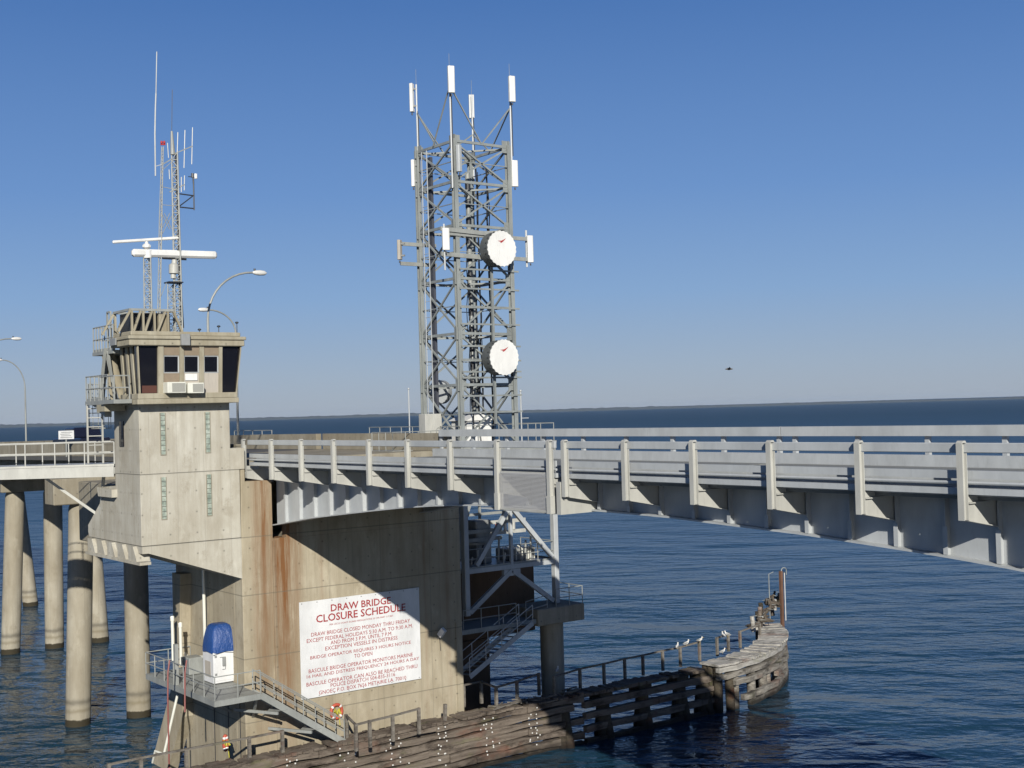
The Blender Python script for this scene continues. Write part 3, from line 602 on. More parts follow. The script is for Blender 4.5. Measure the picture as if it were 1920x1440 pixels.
MB().tube([pt(327, 487), pt(327, 494), pt(326, 497), pt(326, 513)], [.12, .13, .22, .22], 12).build('gearbox', 'cream', r2)
MB().tube([pt(325, 513), pt(325, 522)], .12, 8).build('spindle', 'cream', r2)
MB().box(a.x-.3, a.x+.3, pt(312, 530).y, pt(339, 530).y, pt(325, 531).z, pt(325, 531).z+.05).build('table', 'dark', r2)
b = MB(); lattice(b, (pt(323, 605).x, pt(323, 605).y, 20.98), pt(322, 533), .36, .3, .3, .026, .012); b.build('stand', 'galv', r2)
# ------------------------------------------------------------------ street lamps
def lamp(base, top, head, label, r=.085, mat='galv'):
    base = Vector(base); top = Vector(top); head = Vector(head); L = thing('street_lamp', base, label, 'street lamp', 'street lamps of the approach road')
    pts = [base, base.lerp(top, .5), top]
    for k in range(1, 11):
        t = k/10*math.pi/2; pts.append(Vector((top.x+(head.x-top.x)*(1-math.cos(t)), top.y+(head.y-top.y)*(1-math.cos(t)), top.z+(head.z-top.z)*math.sin(t))))
    MB().tube(pts, [r, r*.9, r*.75]+[r*.6]*10, 8).build('pole', mat, L)
    d = (head-top); d.z = 0; d.normalize()
    h = MB(); c = head+d*.3; hh = []
    h.tube([head-d*.02, head+d*.12, head+d*.35, head+d*.62, head+d*.74], [.05, .11, .14, .12, .04], 10); h.build('lamp_head', 'bulb', L)
    MB().tube([head+d*.1+ZUP*.1, head+d*.1+ZUP*.2], .05, 6).build('photocell', 'dark', L)
za = az(-58)
lamp((-57.3, 25.1, 15.9), (-57.3, 25.1, U(387, 600, w=25.1).z), U(474, 511, s=-57.3), 'nearest street lamp, its curved arm reaching right above the cabin roof')
def lamp_at(s, y, x_top, y_top, x_head, y_head, sgn, label):
    t_ = U(x_top, y_top, w=y); base = Vector((t_.x, y, az(t_.x)+.8)); h_ = U(x_head, y_head, s=t_.x); h_.x = t_.x; lamp(base, (t_.x, y, t_.z), h_, label)
lamp_at(0, 35.2, 442, 625, 392, 581, -1, 'street lamp on the far kerb with its arm curving left behind the cabin roof')
lamp_at(0, 35.2, 47, 728, 4, 675, -1, 'distant street lamp left, plain curved pole behind the white notice')
t_ = U(-60, 700, w=25.0); lamp((t_.x, 25.0, az(t_.x)+.8), (t_.x, 25.0, t_.z), U(22, 635, s=t_.x), 'street lamp whose head peeks in at the left edge of the photo')
# ------------------------------------------------------------------ cars, notice and small rails on the approach
tk = thing('pickup_truck', (-82, 26.6, 15.1), 'dark blue pickup truck half hidden behind the approach barrier', 'pickup truck')
zt = az(-82)+.02; ty0, ty1 = 26.0, 27.9
MB().prism([(-79.0, ty0, zt+.45), (-84.6, ty0, zt+.45), (-84.6, ty0, zt+1.05), (-82.9, ty0, zt+1.1), (-79.0, ty0, zt+1.08)], (0, ty1-ty0, 0)).build('body', 'truck', tk, .08)
MB().prism([(-80.2, ty0+.1, zt+1.1), (-83.1, ty0+.1, zt+1.1), (-82.4, ty0+.15, zt+1.72), (-80.7, ty0+.15, zt+1.74)], (0, ty1-ty0-.2, 0)).build('cab', 'truck', tk, .08)
MB().prism([(-80.5, ty0+.085, zt+1.14), (-82.7, ty0+.085, zt+1.14), (-82.2, ty0+.12, zt+1.62), (-80.8, ty0+.12, zt+1.64)], (0, .02, 0)).build('window', 'glassd', tk)
for x in (-80.1, -83.6):
    for y in (ty0+.05, ty1-.25): MB().tube([(x, y, zt+.38), (x, y+.2, zt+.38)], .37, 18).build('wheel', 'dark', tk)
MB().bar((-84.62, ty0+.2, zt+.6), (-84.62, ty1-.2, zt+.6), .1, .18).build('bumper', 'steel', tk)
n0 = U(110, 824, s=-75.5); n1 = U(138.5, 807, s=-75.5)
ns = thing('road_notice', (-75.5, (n0.y+n1.y)/2, 15.9), 'small white notice board on a post above the approach barrier', 'notice board')
MB().box(-75.53, -75.5, n0.y, n1.y, n0.z, n1.z).build('panel', 'sign', ns)
lb = MB()
for k in range(4): z = n0.z+(n1.z-n0.z)*(.2+k*.2); lb.box(-75.5, -75.495, n0.y+.1+.05*(k % 2), n1.y-.1-.07*(k % 3), z-.018, z+.018)
lb.build('lettering', 'grey', ns)
MB().bar((-75.56, (n0.y+n1.y)/2, az(-75.5)), (-75.56, (n0.y+n1.y)/2, n1.z-.05), .07).build('post', 'galv', ns)
fr = thing('kerb_railing', (-62, 35.8, 16), 'small galvanised railing on the far side, right of the control tower', 'railing')
q0 = U(440, 826, w=36.2); q1 = U(510, 823, w=36.2); railing([(q0.x, 36.2, 15.5), (q1.x, 36.2, 15.5)], .85, fr, 'galv', 1.3, .03)
# ------------------------------------------------------------------ cell tower on its own platform
FX, FY = -54.27, 37.70; SZ = 3.53
tpz = 15.48
pf = thing('tower_platform', (-58, 41, 6.4), 'steel platform on legs and braces beside the pier, carrying the lattice tower', 'platform')
MB().box(-63.5, FX+.2, 37.5, 43.9, tpz-.12, tpz).build('floor', 'galv', pf)
for y in (37.6, 43.8): MB().box(-63.4, FX+.15, y-.07, y+.07, tpz-.6, tpz-.125).build('floor_beam', 'galv', pf)
for x in (FX+.05, -58.8, -63.3): MB().box(x-.08, x+.08, 37.7, 43.7, tpz-.55, tpz-.125).build('floor_beam', 'galv', pf)
railing([(-63.4, 37.55, tpz), (FX+.1, 37.55, tpz), (FX+.1, 43.8, tpz), (-63.4, 43.8, tpz)], .96, pf, 'galv', 1.15, .025)
for x, y in ((FX, FY), (FX, 43.71), (-63.2, 43.71), (-63.2, FY)): MB().bar((x, y, 6.55), (x, y, tpz-.6), .36, .3, (0, 1, 0)).build('leg', 'steel', pf, .03)
br = MB()
ya = (FY+43.71)/2
for a, c in (((FX, FY+.7, 9.1), (FX, ya, 12.1)), ((FX, 43.5, 9.1), (FX, ya, 12.1)), ((FX, FY+.2, 6.7), (FX, ya, 8.65)), ((FX, 43.5, 6.7), (FX, ya, 8.65))):
    MB().bar(a, c, .24, .2, (1, 0, 0)).build('brace', 'steel', pf)
MB().bar((FX, ya, 8.9), (FX, ya, 14.85), .16).build('hanger', 'steel', pf)
MB().box(FX-.14, FX+.06, ya-.55, ya+.55, 8.35, 8.7).build('gusset', 'steel', pf); MB().box(FX-.14, FX+.06, ya-.5, ya+.5, 11.9, 12.25).build('gusset', 'steel', pf)
MB().box(FX-3.2, FX+.1, FY, 43.7, 8.72, 8.95).build('machine_floor', 'steel', pf)
railing([(FX+.05, FY+.1, 8.95), (FX+.05, 43.65, 8.95), (FX-3, 43.65, 8.95)], 1.02, pf, 'galv', 1.3, .026, toe=.1)
for z in (11.0, 10.4): MB().bar((FX-2.6, ya, z), (FX-2.6, 43.7, z), .12, .2).build('cross_beam', 'cream', pf)
for z in (10.75, 10.3): MB().bar((FX-1.1, FY, z), (FX-1.1, ya+.2, z), .12, .2).build('cross_beam', 'galv', pf)
mg = thing('machine_cabinet', (FX-1.5, 39.6, 8.95), 'tall grey machinery cabinet on the lower platform under the bridge', 'cabinet')
MB().box(FX-2.2, FX-1.2, 39.3, 40.3, 8.96, 11.3).build('body', 'grey', mg, .04); MB().box(FX-1.2, FX-1.17, 39.4, 40.2, 9.1, 11.1).build('door', 'galv', mg)
for k, (a, c) in enumerate((((FX-1.9, FY+.3, 9), (FX-1.9, FY+2.0, 12.9)), ((FX-2.8, FY+.5, 11.5), (FX-2.8, 43.5, 11.5)), ((FX-2.8, ya, 9), (FX-2.8, ya, 14.5)), ((FX-1.0, FY+.2, 12.9), (FX-1.0, 43.5, 13.1)), ((FX-3.1, 40.6, 9), (FX-2.0, 43.4, 12.5)), ((FX-2.0, 38.2, 10.1), (FX-.6, 39.6, 10.1)), ((FX-3.0, 38.4, 9), (FX-3.0, 38.4, 14)))): MB().bar(a, c, (.2, .14, .12)[k % 3]).build('strut', 'galv', pf)
for k in range(8): MB().tube([(FX-.5-.3*(k % 3), 38.4+k*.6, 8.97), (FX-.5-.3*(k % 3), 38.4+k*.6+.1, 9.5+.3*(k % 4))], .06, 8).build('pipe', ('galv', 'cream', 'dark')[k % 3], pf)
mg = thing('generator', (FX-1.5, 42.4, 8.95), 'low machine with pipes on the lower platform near its right leg', 'machine')
MB().box(FX-2.4, FX-1.0, 41.4, 43.1, 8.96, 9.6).build('casing', 'grey', mg, .05)
for k in range(5): MB().tube([(FX-.9, 41.3+k*.42, 8.97), (FX-.9, 41.3+k*.42, 9.6+.12*(k % 2)), (FX-1.3, 41.3+k*.42, 9.75)], .035, 6).build('pipe', 'pvc', mg)
for k in range(4):
    p = (FX-2.55, 41.1+k*.58, 10.5); o = MB().tube([p, (p[0], p[1], 10.9)], .1, 8).build('valve', ('cream', 'orange', 'white', 'cream')[k]); tag(o, ['leftmost pale valve on the cross beam below the bridge', 'orange valve on the cross beam below the bridge', 'white valve on the cross beam below the bridge', 'rightmost pale valve on the cross beam below the bridge'][k], 'valve', 'valves on the cross beam')
pc = thing('round_pier', (-54.4, 42.8, 0), 'concrete cap with one thick round pile right of the pier', 'pile cap')
MB().box(-55.5, -53.1, 41.5, 44.75, 5.65, 6.55).build('cap', 'conc', pc, .05)
MB().tube([(-54.3, 43.35, -3), (-54.3, 43.35, 5.65)], .64, 30).build('pile', 'pile', pc)
railing([(-53.15, 42.8, 6.55), (-53.15, 44.65, 6.55), (-55.4, 44.65, 6.55)], .95, pc, 'galv', 1.2, .024)
lp = thing('lower_landing', (-54.5, 39, 5.8), 'shaded steel landing with railing low between pier and pile cap', 'landing')
MB().box(-55.5, -53.2, 36.6, 41.45, 5.82, 6.05).build('floor', 'galv', lp)
railing([(-53.3, 36.8, 6.05), (-53.3, 40.2, 6.05)], .98, lp, 'galv', 1.3, .024); railing([(-53.3, 40.85, 6.05), (-53.3, 42.3, 6.25)], .98, lp, 'galv', 1.3, .024)
stt = thing('landing_stair', (-52.9, 37, 2.6), 'steep shaded steel stair down from the landing beside the pier', 'stair')
sa = Vector((-53.0, 40.6, 6.0)); sb = U(868, 1268, s=-52.9); sdv = Vector((.9, .37, 0)).normalized()*.42
MB().bar(sa-sdv, sb-sdv, .05, .26).build('stringer', 'steel', stt); MB().bar(sa+sdv, sb+sdv, .05, .26).build('stringer', 'steel', stt)
for k in range(13): c = sa.lerp(sb, (k+.5)/13); MB().bar(c-sdv, c+sdv, .22, .03).build('tread', 'galv', stt)
for sg in (-1, 1): railing([sa+sdv*sg, sb+sdv*sg], .95, stt, 'steel', 1.3, .024)
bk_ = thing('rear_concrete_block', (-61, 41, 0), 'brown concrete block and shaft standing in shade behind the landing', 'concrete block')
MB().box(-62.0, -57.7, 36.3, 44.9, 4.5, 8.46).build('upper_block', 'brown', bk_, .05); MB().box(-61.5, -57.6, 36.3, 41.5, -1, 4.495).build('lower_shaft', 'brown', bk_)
# --- the lattice tower itself
lt = thing('lattice_tower', (FX-SZ/2, FY+SZ/2, tpz), 'tall square grey lattice tower carrying dishes and panel antennas', 'lattice tower')
TZ = 31.43; LV = [15.48, 18.6, 21.3, 24.2, 27.0, 29.3, 31.43]
leg = {}
for nm, (x, y) in dict(F=(FX, FY), R=(FX, FY+SZ), L=(FX-SZ, FY), B=(FX-SZ, FY+SZ)).items():
    leg[nm] = (x, y); mb = MB()
    mb.box(x-.13, x-.10, y-.12, y+.12, tpz, TZ+.1).box(x+.10, x+.13, y-.12, y+.12, tpz, TZ+.1).box(x-.10, x+.10, y-.012, y+.012, tpz, TZ+.1); mb.build('leg', 'towst', lt)
faces = [('F', 'R'), ('F', 'L'), ('L', 'B'), ('R', 'B')]
def P3(k, z): return Vector((leg[k][0], leg[k][1], z))
for a, c in faces:
    for i, z in enumerate(LV[1:]): MB().bar(P3(a, z), P3(c, z), .09, .14).build('ring_beam', 'towst', lt)
    for z0, z1 in zip(LV, LV[1:]):
        MB().bar(P3(a, z0+.05), P3(c, z1-.05), .085).bar(P3(c, z0+.05), P3(a, z1-.05), .085).build('cross_brace', 'towst', lt)
    for z in LV[1:]:
        for k in (a, c):
            o = P3(k, z); d = (P3(c, z)-P3(a, z)).normalized()*(.3 if k == a else -.3)
            nrm = Vector((0, 0, 1)).cross(d).normalized()*.03
            MB().prism([o-d*.5+Vector((0, 0, -.33)), o+d*1.3+Vector((0, 0, -.33)), o+d*1.3+Vector((0, 0, .33)), o-d*.5+Vector((0, 0, .33))], nrm).build('gusset_plate', 'towst', lt)
for a, c in faces:
    for z0, z1 in zip(LV, LV[1:]):
        zm = (z0+z1)/2; mA = P3(a, zm); mC = P3(c, zm); md = P3(a, zm).lerp(P3(c, zm), .5)
        MB().bar(mA, md, .045).bar(md, mC, .045).build('sub_brace', 'towst', lt)
for z in LV[1:]: MB().bar(P3('F', z-.1), P3('B', z-.1), .09).bar(P3('L', z-.1), P3('R', z-.1), .09).build('plan_brace', 'towst', lt)
for y in (506, 542, 577, 608, 649, 676, 697, 708, 742, 773):
    z = U(905, y, s=FX+.2).z; MB().bar((FX+.2, FY+.0, z), (FX+.2, FY+SZ+.35, z), .06, .09).build('mount_bar', 'towst', lt)
MB().bar((FX+.24, FY+2.05, 16.5), (FX+.24, FY+2.05, 25.2), .12).build('mount_post', 'towst', lt)
ladder('tower_ladder', (FX-SZ+.85, FY-.12, tpz), (FX-SZ+.85, FY-.12, TZ-.1), .5, (1, 0, 0), 'steel', lt, .85, .022)
MB().box(FX-SZ+.66, FX-SZ+1.04, FY+.15, FY+.3, tpz, TZ-.4).build('cable_tray', plain('blue grey cable sheath', (.06, .065, .085), .6), lt)
rc = random.Random(9)
for k in range(9):
    x = FX-SZ+.9+rc.random()*2.4; y = FY+.7+rc.random()*2.6; z1 = rc.choice((23.5, 27, 29.5, 30.5)); pts = []
    for j in range(12): t = j/11; pts.append((x+rc.uniform(-.05, .05), y+rc.uniform(-.05, .05), tpz+(z1-tpz)*t))
    MB().tube(pts, rc.choice((.025, .035, .05)), 5).build('feed_cable', 'cable', lt)
# big round feed pipe in the back corner
MB().tube([(FX-SZ+.7, FY+SZ-.7, tpz), (FX-SZ+.7, FY+SZ-.7, 30.5)], .14, 10).build('feed_pipe', 'galv', lt)
for k in range(14): MB().tube([(FX-SZ+.7, FY+SZ-.7, 16.5+k*1.0), (FX-SZ+.7, FY+SZ-.7, 16.9+k*1.0)], .155, 10).build('pipe_clamp', 'dark', lt)
# dishes
def dish(c, R, ln, nrm, label, small=False):
    c = Vector(c); n_ = Vector(nrm).normalized(); D = thing('dish_antenna', c, label, 'dish antenna', 'drum dish antennas on the lattice tower')
    MB().tube([c-n_*ln, c-n_*(ln*.97), c-n_*.03], [R*.7, R*.99, R], 40).build('drum', 'grey' if small else 'drum', D)
    u_ = n_.cross(ZUP).normalized(); v_ = u_.cross(n_); pts = []
    for k in range(48): rr_ = R*(1.03 if k % 2 else .985); a = 2*math.pi*k/48; pts.append(c+(u_*math.cos(a)+v_*math.sin(a))*rr_)
    MB().prism([p-n_*.03 for p in pts], n_*.045).build('radome', 'steel' if small else 'white', D)  # small white radome gets grey paint: its shade is put into the colour
    if not small:
        def q(px, py): return c + n_*.02 + u_*(-px*R) + v_*(py*R)
        z = MB()
        z.prism([q(-.30, .42), q(-.02, .45), q(.22, .56), q(.30, .60), q(.2, .50), q(.05, .40), q(-.12, .38)], n_*.004)
        z.prism([q(-.14, .34), q(-.04, .32), q(.14, .44), q(.02, .42)], n_*.003)
        z.build('red_swoosh', 'redp', D)
    MB().bar(c-n_*ln, c-n_*(ln+.45), .2).build('mount', 'towst', D)
    for k in range(9):
        a = -1.2+k*.3; p = c-n_*.2+(u_*math.cos(a)+v_*math.sin(a))*(R*1.01)
        if k < 9: MB().ball(p, .04).build('clip', 'dark', D)
DN = (.604*math.sin(.66)+.797*math.cos(.66), .797*math.sin(.66)-.604*math.cos(.66), 0)
for (x, y), lab in (((941, 466), 'upper white dish antenna with red mark on the lattice tower'), ((945.5, 670), 'lower white dish antenna with red mark on the lattice tower')):
    c = U(x, y, s=FX+1.15); dish(c, .93, .76, DN, lab)
dish((FX-SZ-.2, FY+1.1, U(825, 735, s=-57.7).z), .66, .4, (.35, -.94, 0), 'small white dish antenna toned grey for shade, low on the left side of the lattice tower', True)
# panel antennas
def pant(c, ht, wd, dp, ang, label, mat='white', pole=None):
    c = Vector(c); A = thing('panel_antenna', c, label, 'panel antenna', 'panel antennas on the lattice tower')
    n_ = Vector((math.cos(ang), math.sin(ang), 0)); u_ = Vector((-n_.y, n_.x, 0)); z0 = c.z-ht/2
    pts = [c+u_*wd/2-n_*dp/2, c+u_*wd/2+n_*dp*.3, c+u_*wd*.35+n_*dp/2, c-u_*wd*.35+n_*dp/2, c-u_*wd/2+n_*dp*.3, c-u_*wd/2-n_*dp/2]
    for p in pts: p.z = z0
    MB().prism(pts, (0, 0, ht)).build('housing', mat, A, .015)
    for dz in (-.3, .3):
        p = Vector((c.x, c.y, c.z+dz*ht)) - n_*dp/2; MB().bar(p, p-n_*.2, .09).build('clamp', 'grey', A)
    p = Vector((c.x, c.y, z0-.05)); MB().tube([p, p+Vector((0, 0, -.12))], .04, 6).build('connector', 'dark', A)
    return A
sface = FX+.25; back = FX-SZ-.1
FAC = 0.0   # facing +X
def topant(key, px, y0, y1, sx, ang, label, wd=.34, mat='white', zlow=None):
    c = U(px, (y0+y1)/2, s=sx); h = (U(px, y0, s=sx)-U(px, y1, s=sx)).z; n_ = Vector((math.cos(ang), math.sin(ang), 0))
    pant(c, h, wd, .2, ang, label, mat)
    b0 = c-n_*.28; MB().tube([(b0.x, b0.y, zlow), (b0.x, b0.y, c.z+h*.45)], .05, 8).build('antenna_pole', 'steel', lt)
    MB().tube([(b0.x, b0.y, c.z+h*.45), (b0.x, b0.y, c.z+h*.5+.75)], .01, 5).build('lightning_rod', 'galv', lt)
    MB().tube([(b0.x+.09, b0.y+.03, zlow+1), (b0.x+.13, b0.y, c.z-h*.8), (b0.x+.08, b0.y, c.z-h*.5)], .025, 6).build('feed_cable', 'cable', lt)
    return b0
fb = topant('F', 846, 124, 174, FX+.35, FAC-.3, 'tall white panel antenna topmost over the near tower corner', .36, 'white', 28.9)
rb = topant('R', 960, 143, 191, FX+.2, FAC-.2, 'white panel antenna topmost over the right tower corner', .36, 'white', 30.0)
lb_ = topant('L', 772, 157, 210, FX-SZ-.2, math.radians(215), 'panel antenna seen edge on, topmost over the left tower corner', .3, 'white', 27.7)
bb = topant('B', 884, 178, 222, FX-SZ-.1, math.radians(150), 'smaller antenna topmost over the hidden back tower corner', .3, 'steel', 30.0)
for p, z, t_ in ((fb, 34.3, ('L', 'R')), (rb, 33.66, ('F', 'B')), (lb_, 33.6, ('F', 'B')), (bb, 32.8, ('L', 'R'))):
    for q in t_:
        o = {'F': 'F', 'R': 'R', 'L': 'L', 'B': 'B'}[q]; tgt = P3(o, TZ+.05); own = Vector((p.x, p.y, TZ)); e = own.lerp(tgt, .52); MB().bar((p.x, p.y, z), e, .06).build('pole_stay', 'towst', lt)
for px, y0, y1, sx, ang, lab, wd, mat in ((861, 272, 322, FX+.3, .35, 'grey white panel antenna just below the top on the near corner', .3, 'steel'),
    (965, 301, 350, FX+.2, -.2, 'white panel antenna high on the right leg of the lattice tower', .36, 'white'),
    (775, 300, 350, FX-SZ-.2, math.radians(215), 'panel antenna seen edge on, high on the left leg', .3, 'white'),
    (836, 428, 469, FX+.4, -.35, 'white panel antenna at mid height left of the upper dish', .38, 'white'),
    (994, 442, 492, FX+.2, -.35, 'white panel antenna on arms right of the upper dish', .34, 'white'),
    (749, 450, 487, FX-SZ+.2, math.radians(215), 'panel antenna on arms far left at mid height', .3, 'panel')):
    c = U(px, (y0+y1)/2, s=sx); h = (U(px, y0, s=sx)-U(px, y1, s=sx)).z; pant(c, h, wd, .2, ang, lab, mat)
# outrigger arms
for y0, y1 in ((447, 505), ):
    pass
z1 = U(985, 449, s=FX).z; z2 = U(985, 487, s=FX).z; c = U(994, 466, s=FX+.2)
for z in (z1, z2): MB().bar((FX+.15, FY-.8, z), (FX+.15, c.y-.05, z), .09, .2).build('outrigger_arm', 'galv', lt)
MB().tube([(FX+.0, c.y-.1, z2-.4), (FX+.0, c.y-.1, z1+.5)], .06, 8).build('antenna_pole', 'steel', lt)
c = U(749, 468, s=FX-SZ+.2); z1 = U(760, 458, s=FX-SZ).z; z2 = U(760, 495, s=FX-SZ).z
for z in (z1, z2): MB().bar((FX-SZ+.1, c.y+.1, z), (FX-SZ+.1, FY+1, z), .09, .2).build('outrigger_arm', 'galv', lt)
c = U(836, 448, s=FX+.4); MB().tube([(c.x-.15, c.y, c.z-1.6), (c.x-.15, c.y, c.z+.8)], .05, 8).build('antenna_pole', 'steel', lt)
MB().bar((FX+.22, c.y-.2, c.z+.55), (FX+.22, FY+2.4, c.z+.45), .1, .22).bar((FX+.22, c.y-.2, c.z-.75), (FX+.22, FY+2.4, c.z-.85), .1, .22).build('outrigger_arm', 'galv', lt)
# equipment on the tower platform
c0 = U(786, 800, s=-53.6)
eq = thing('equipment_cabinet', (-57, FY-1.6, 15.4), 'white equipment cabinet left of the lattice tower base behind hooped rails', 'cabinet')
y0 = U(789, 800, s=-56.1).y; y1 = U(829, 800, s=-56.1).y
MB().box(-56.75, -56.1, y0+.3, y1, tpz, U(810, 776, s=-56.1).z).build('body', 'cream', eq, .02); MB().box(-56.1, -56.07, (y0+y1)/2+.02, y1-.05, tpz+.1, U(810, 779, s=-56.1).z).build('door', 'cream', eq)
for k in (0, 1):
    yc = y0+.7+k*.39; o = MB().tube([(-55.45, yc-.15, tpz-.4)] + [(-55.45, yc-.15*math.cos(a), tpz+.75+.15*math.sin(a)) for a in [math.pi*j/8 for j in range(9)]] + [(-55.45, yc+.15, tpz-.4)], .025, 6).build('grab_hoop', 'galv'); tag(o, ('left steel grab hoop in front of the white cabinet', 'right steel grab hoop in front of the white cabinet')[k], 'grab rail', 'grab hoops by the cabinet')
MB().box(-57.6, -55.45, y0-2.2, FY-.3, tpz-.35, tpz-.2).build('side_landing', 'galv', pf)
railing([(-55.55, y0-2.1, tpz-.2), (-55.55, FY-.3, tpz-.2)], .95, pf, 'galv', .8, .024); railing([(-57.6, y0-2.1, tpz-.2), (-55.55, y0-2.1, tpz-.2)], .95, pf, 'galv', .8, .024)
ta = thing('equipment_shelter', (FX-1.9, FY+2.0, tpz), 'white gabled equipment shelter standing inside the lattice tower base', 'shelter')
MB().box(FX-2.4, FX-.9, FY+1.0, FY+2.6, tpz, 16.7).build('walls', 'white', ta, .02)
MB().prism([(FX-2.5, FY+.85, 16.7), (FX-2.5, FY+2.75, 16.7), (FX-2.5, FY+1.8, 17.1)], (1.7, 0, 0)).build('roof', 'white', ta)
for px, yt, s_, lab in ((766, 729, -65, 'slender pole left of the lattice tower base'), (976, 733, -55.3, 'slender pole just right of the lattice tower base')):
    p = U(px, yt, s=s_); o = MB().tube([(p.x, p.y, 14.6), p], .04, 6); o.ball(p, .07); o.bar((p.x, p.y, p.z-1.5), (p.x, p.y+.5, p.z-1.5), .04) if px > 900 else None; tag(o.build('slender_pole', 'steel'), lab, 'pole')
# ------------------------------------------------------------------ sign board on the pier
sg = thing('sign_board', (SF, 30.25, 4.26), 'large white board reading draw bridge closure schedule in red capitals', 'sign')
MB().box(SF+.05, SF+.09, 26.98, 33.48, 4.255, 8.685).build('panel', 'sign', sg, .004)
fb_ = MB()
for k in range(9):
    for z in (4.33, 8.61): fb_.ball((SF+.093, 27.1+k*.783, z), .02, .03, .03)
fb_.build('screw_heads', 'grey', sg)
TX = [("DRAW BRIDGE", 470, 352, 1145, 275, 70, 1), ("CLOSURE SCHEDULE", 305, 478, 1310, 350, 75, 1), ("PER USCG COAST GUARD REGULATIONS 33 CFR PART 117.467", 457, 540, 1170, 448, 16, 0),
 ("DRAW BRIDGE CLOSED MONDAY THRU FRIDAY", 250, 655, 1360, 503, 37, 0), ("EXCEPT FEDERAL HOLIDAYS 5:30 A.M. TO 9:30 A.M.", 200, 733, 1390, 553, 37, 0), ("AND FROM 3 P.M. UNTIL 7 P.M.", 468, 745, 1160, 645, 37, 0), ("EXCEPTION VESSELS IN DISTRESS", 408, 815, 1220, 690, 37, 0),
 ("BRIDGE OPERATOR REQUIRES 3 HOURS NOTICE", 240, 925, 1370, 742, 37, 0), ("TO OPEN", 733, 897, 937, 867, 37, 0), ("BASCULE BRIDGE OPERATOR MONITORS MARINE", 222, 1073, 1392, 877, 37, 0), ("16 HAIL AND DISTRESS FREQUENCY 24 HOURS A DAY", 200, 1137, 1462, 925, 37, 0),
 ("BASCULE OPERATOR CAN ALSO BE REACHED THRU", 197, 1220, 1443, 1008, 37, 0), ("POLICE DISPATCH 504-835-3116", 468, 1225, 1193, 1103, 37, 0), ("GNOEC P.O. BOX 7656 METAIRIE LA. 70010", 337, 1310, 1318, 1138, 37, 0)]
for txt, ax, ay, bx2, by2, caph, big in TX:
    a = U(540+ax/6, 1080+ay/6, s=SF); c = U(540+bx2/6, 1080+by2/6, s=SF); zc = (a.z+c.z)/2; Hc = caph/6/FPX*68.
    cu = bpy.data.curves.new('txt', 'FONT'); cu.body = txt; cu.extrude = .004; cu.offset = 0 if not big else .015; cu.resolution_u = 2
    to = bpy.data.objects.new('txt', cu); col.objects.link(to); dg = bpy.context.evaluated_depsgraph_get(); me = bpy.data.meshes.new_from_object(to.evaluated_get(dg)); bpy.data.objects.remove(to)
    xs = [v.co.x for v in me.vertices]; ys = [v.co.y for v in me.vertices]; x0, x1, y0, y1 = min(xs), max(xs), min(ys), max(ys)
    o = ORG[sg.name]
    for v in me.vertices:
        px, py, pz = v.co; v.co = Vector((SF+.093+(pz+.004)*.6, a.y+(px-x0)/(x1-x0)*(c.y-a.y), zc-Hc/2+(py-y0)/(y1-y0)*Hc)) - o
    me.materials.clear(); me.materials.append(M['red']); ob = bpy.data.objects.new('lettering', me); col.objects.link(ob); ob.parent = sg
# ------------------------------------------------------------------ landing with locker and stair on the pier
ln = thing('pier_landing', (-51.5, 22.5, 5.0), 'grey steel landing with railings bracketed low on the pier corner', 'landing')
e0 = U(274, 1262, z=6.75-.0); 
A0 = Vector((-54.9, 21.0, 5.05)); 
# floor: corner seen at the left tip, front corner and right end
LZ = 5.3; c1 = Vector((-58.2, 22.0, LZ)); c2 = Vector((-50.4, 22.0, LZ)); c3 = Vector((-50.4, U(488, 1300, z=LZ).y, LZ))
fl = [c1, c2, c3, Vector((SF+.02, c3.y, LZ)), Vector((SF+.02, 24.22, LZ)), Vector((-58.2, 24.22, LZ))]
MB().prism(fl, (0, 0, -.06)).build('floor', 'galv', ln)
for a, c in ((c1, c2), (c2, c3)): MB().bar(a+Vector((0, 0, -.13)), c+Vector((0, 0, -.13)), .05, .24).build('edge_channel', 'galv', ln)
for k in range(5): p = c1.lerp(c2, (k+.2)/5.4)+Vector((0, 0, -.15)); MB().bar(p, p+Vector((0, 2.2, 0)), .07, .16).build('joist', 'galv', ln)
for x in (-57.6, -55.6, -53.8): MB().bar((x, 22.2, LZ-.25), (x, 24.25, 3.9), .1).build('knee_brace', 'galv', ln)
MB().bar((-50.6, 24.0, LZ-.2), (SF, 24.6, 3.9), .12).build('knee_brace', 'galv', ln)
railing([c1+Vector((0, 2.2, 0)), c1, c2, c3], 1.0, ln, 'galv', 1.15, .024)
lk = thing('service_locker', (-51.6, 22.8, 5.1), 'white metal locker under a blue tarpaulin on the pier landing', 'locker')
k1 = U(401, 1283, z=LZ+.04); ly0 = k1.y; lx = k1.x
MB().box(lx-1.15, lx, ly0, ly0+1.12, LZ+.04, 6.86).build('body', 'sign', lk, .02)
MB().box(lx, lx+.02, ly0+.08, ly0+1.04, 5.45, 6.78).build('door', 'sign', lk)
MB().box(lx+.02, lx+.09, ly0+.42, ly0+.56, 6.1, 6.5).build('latch', 'grey', lk); MB().tube([(lx+.05, ly0+.3, 6.5), (lx+.05, ly0+.55, 6.5), (lx+.05, ly0+.55, 5.95), (lx+.05, ly0+.4, 5.95)], .014, 6).build('handle', 'grey', lk)
tb = MB(); rgs = []
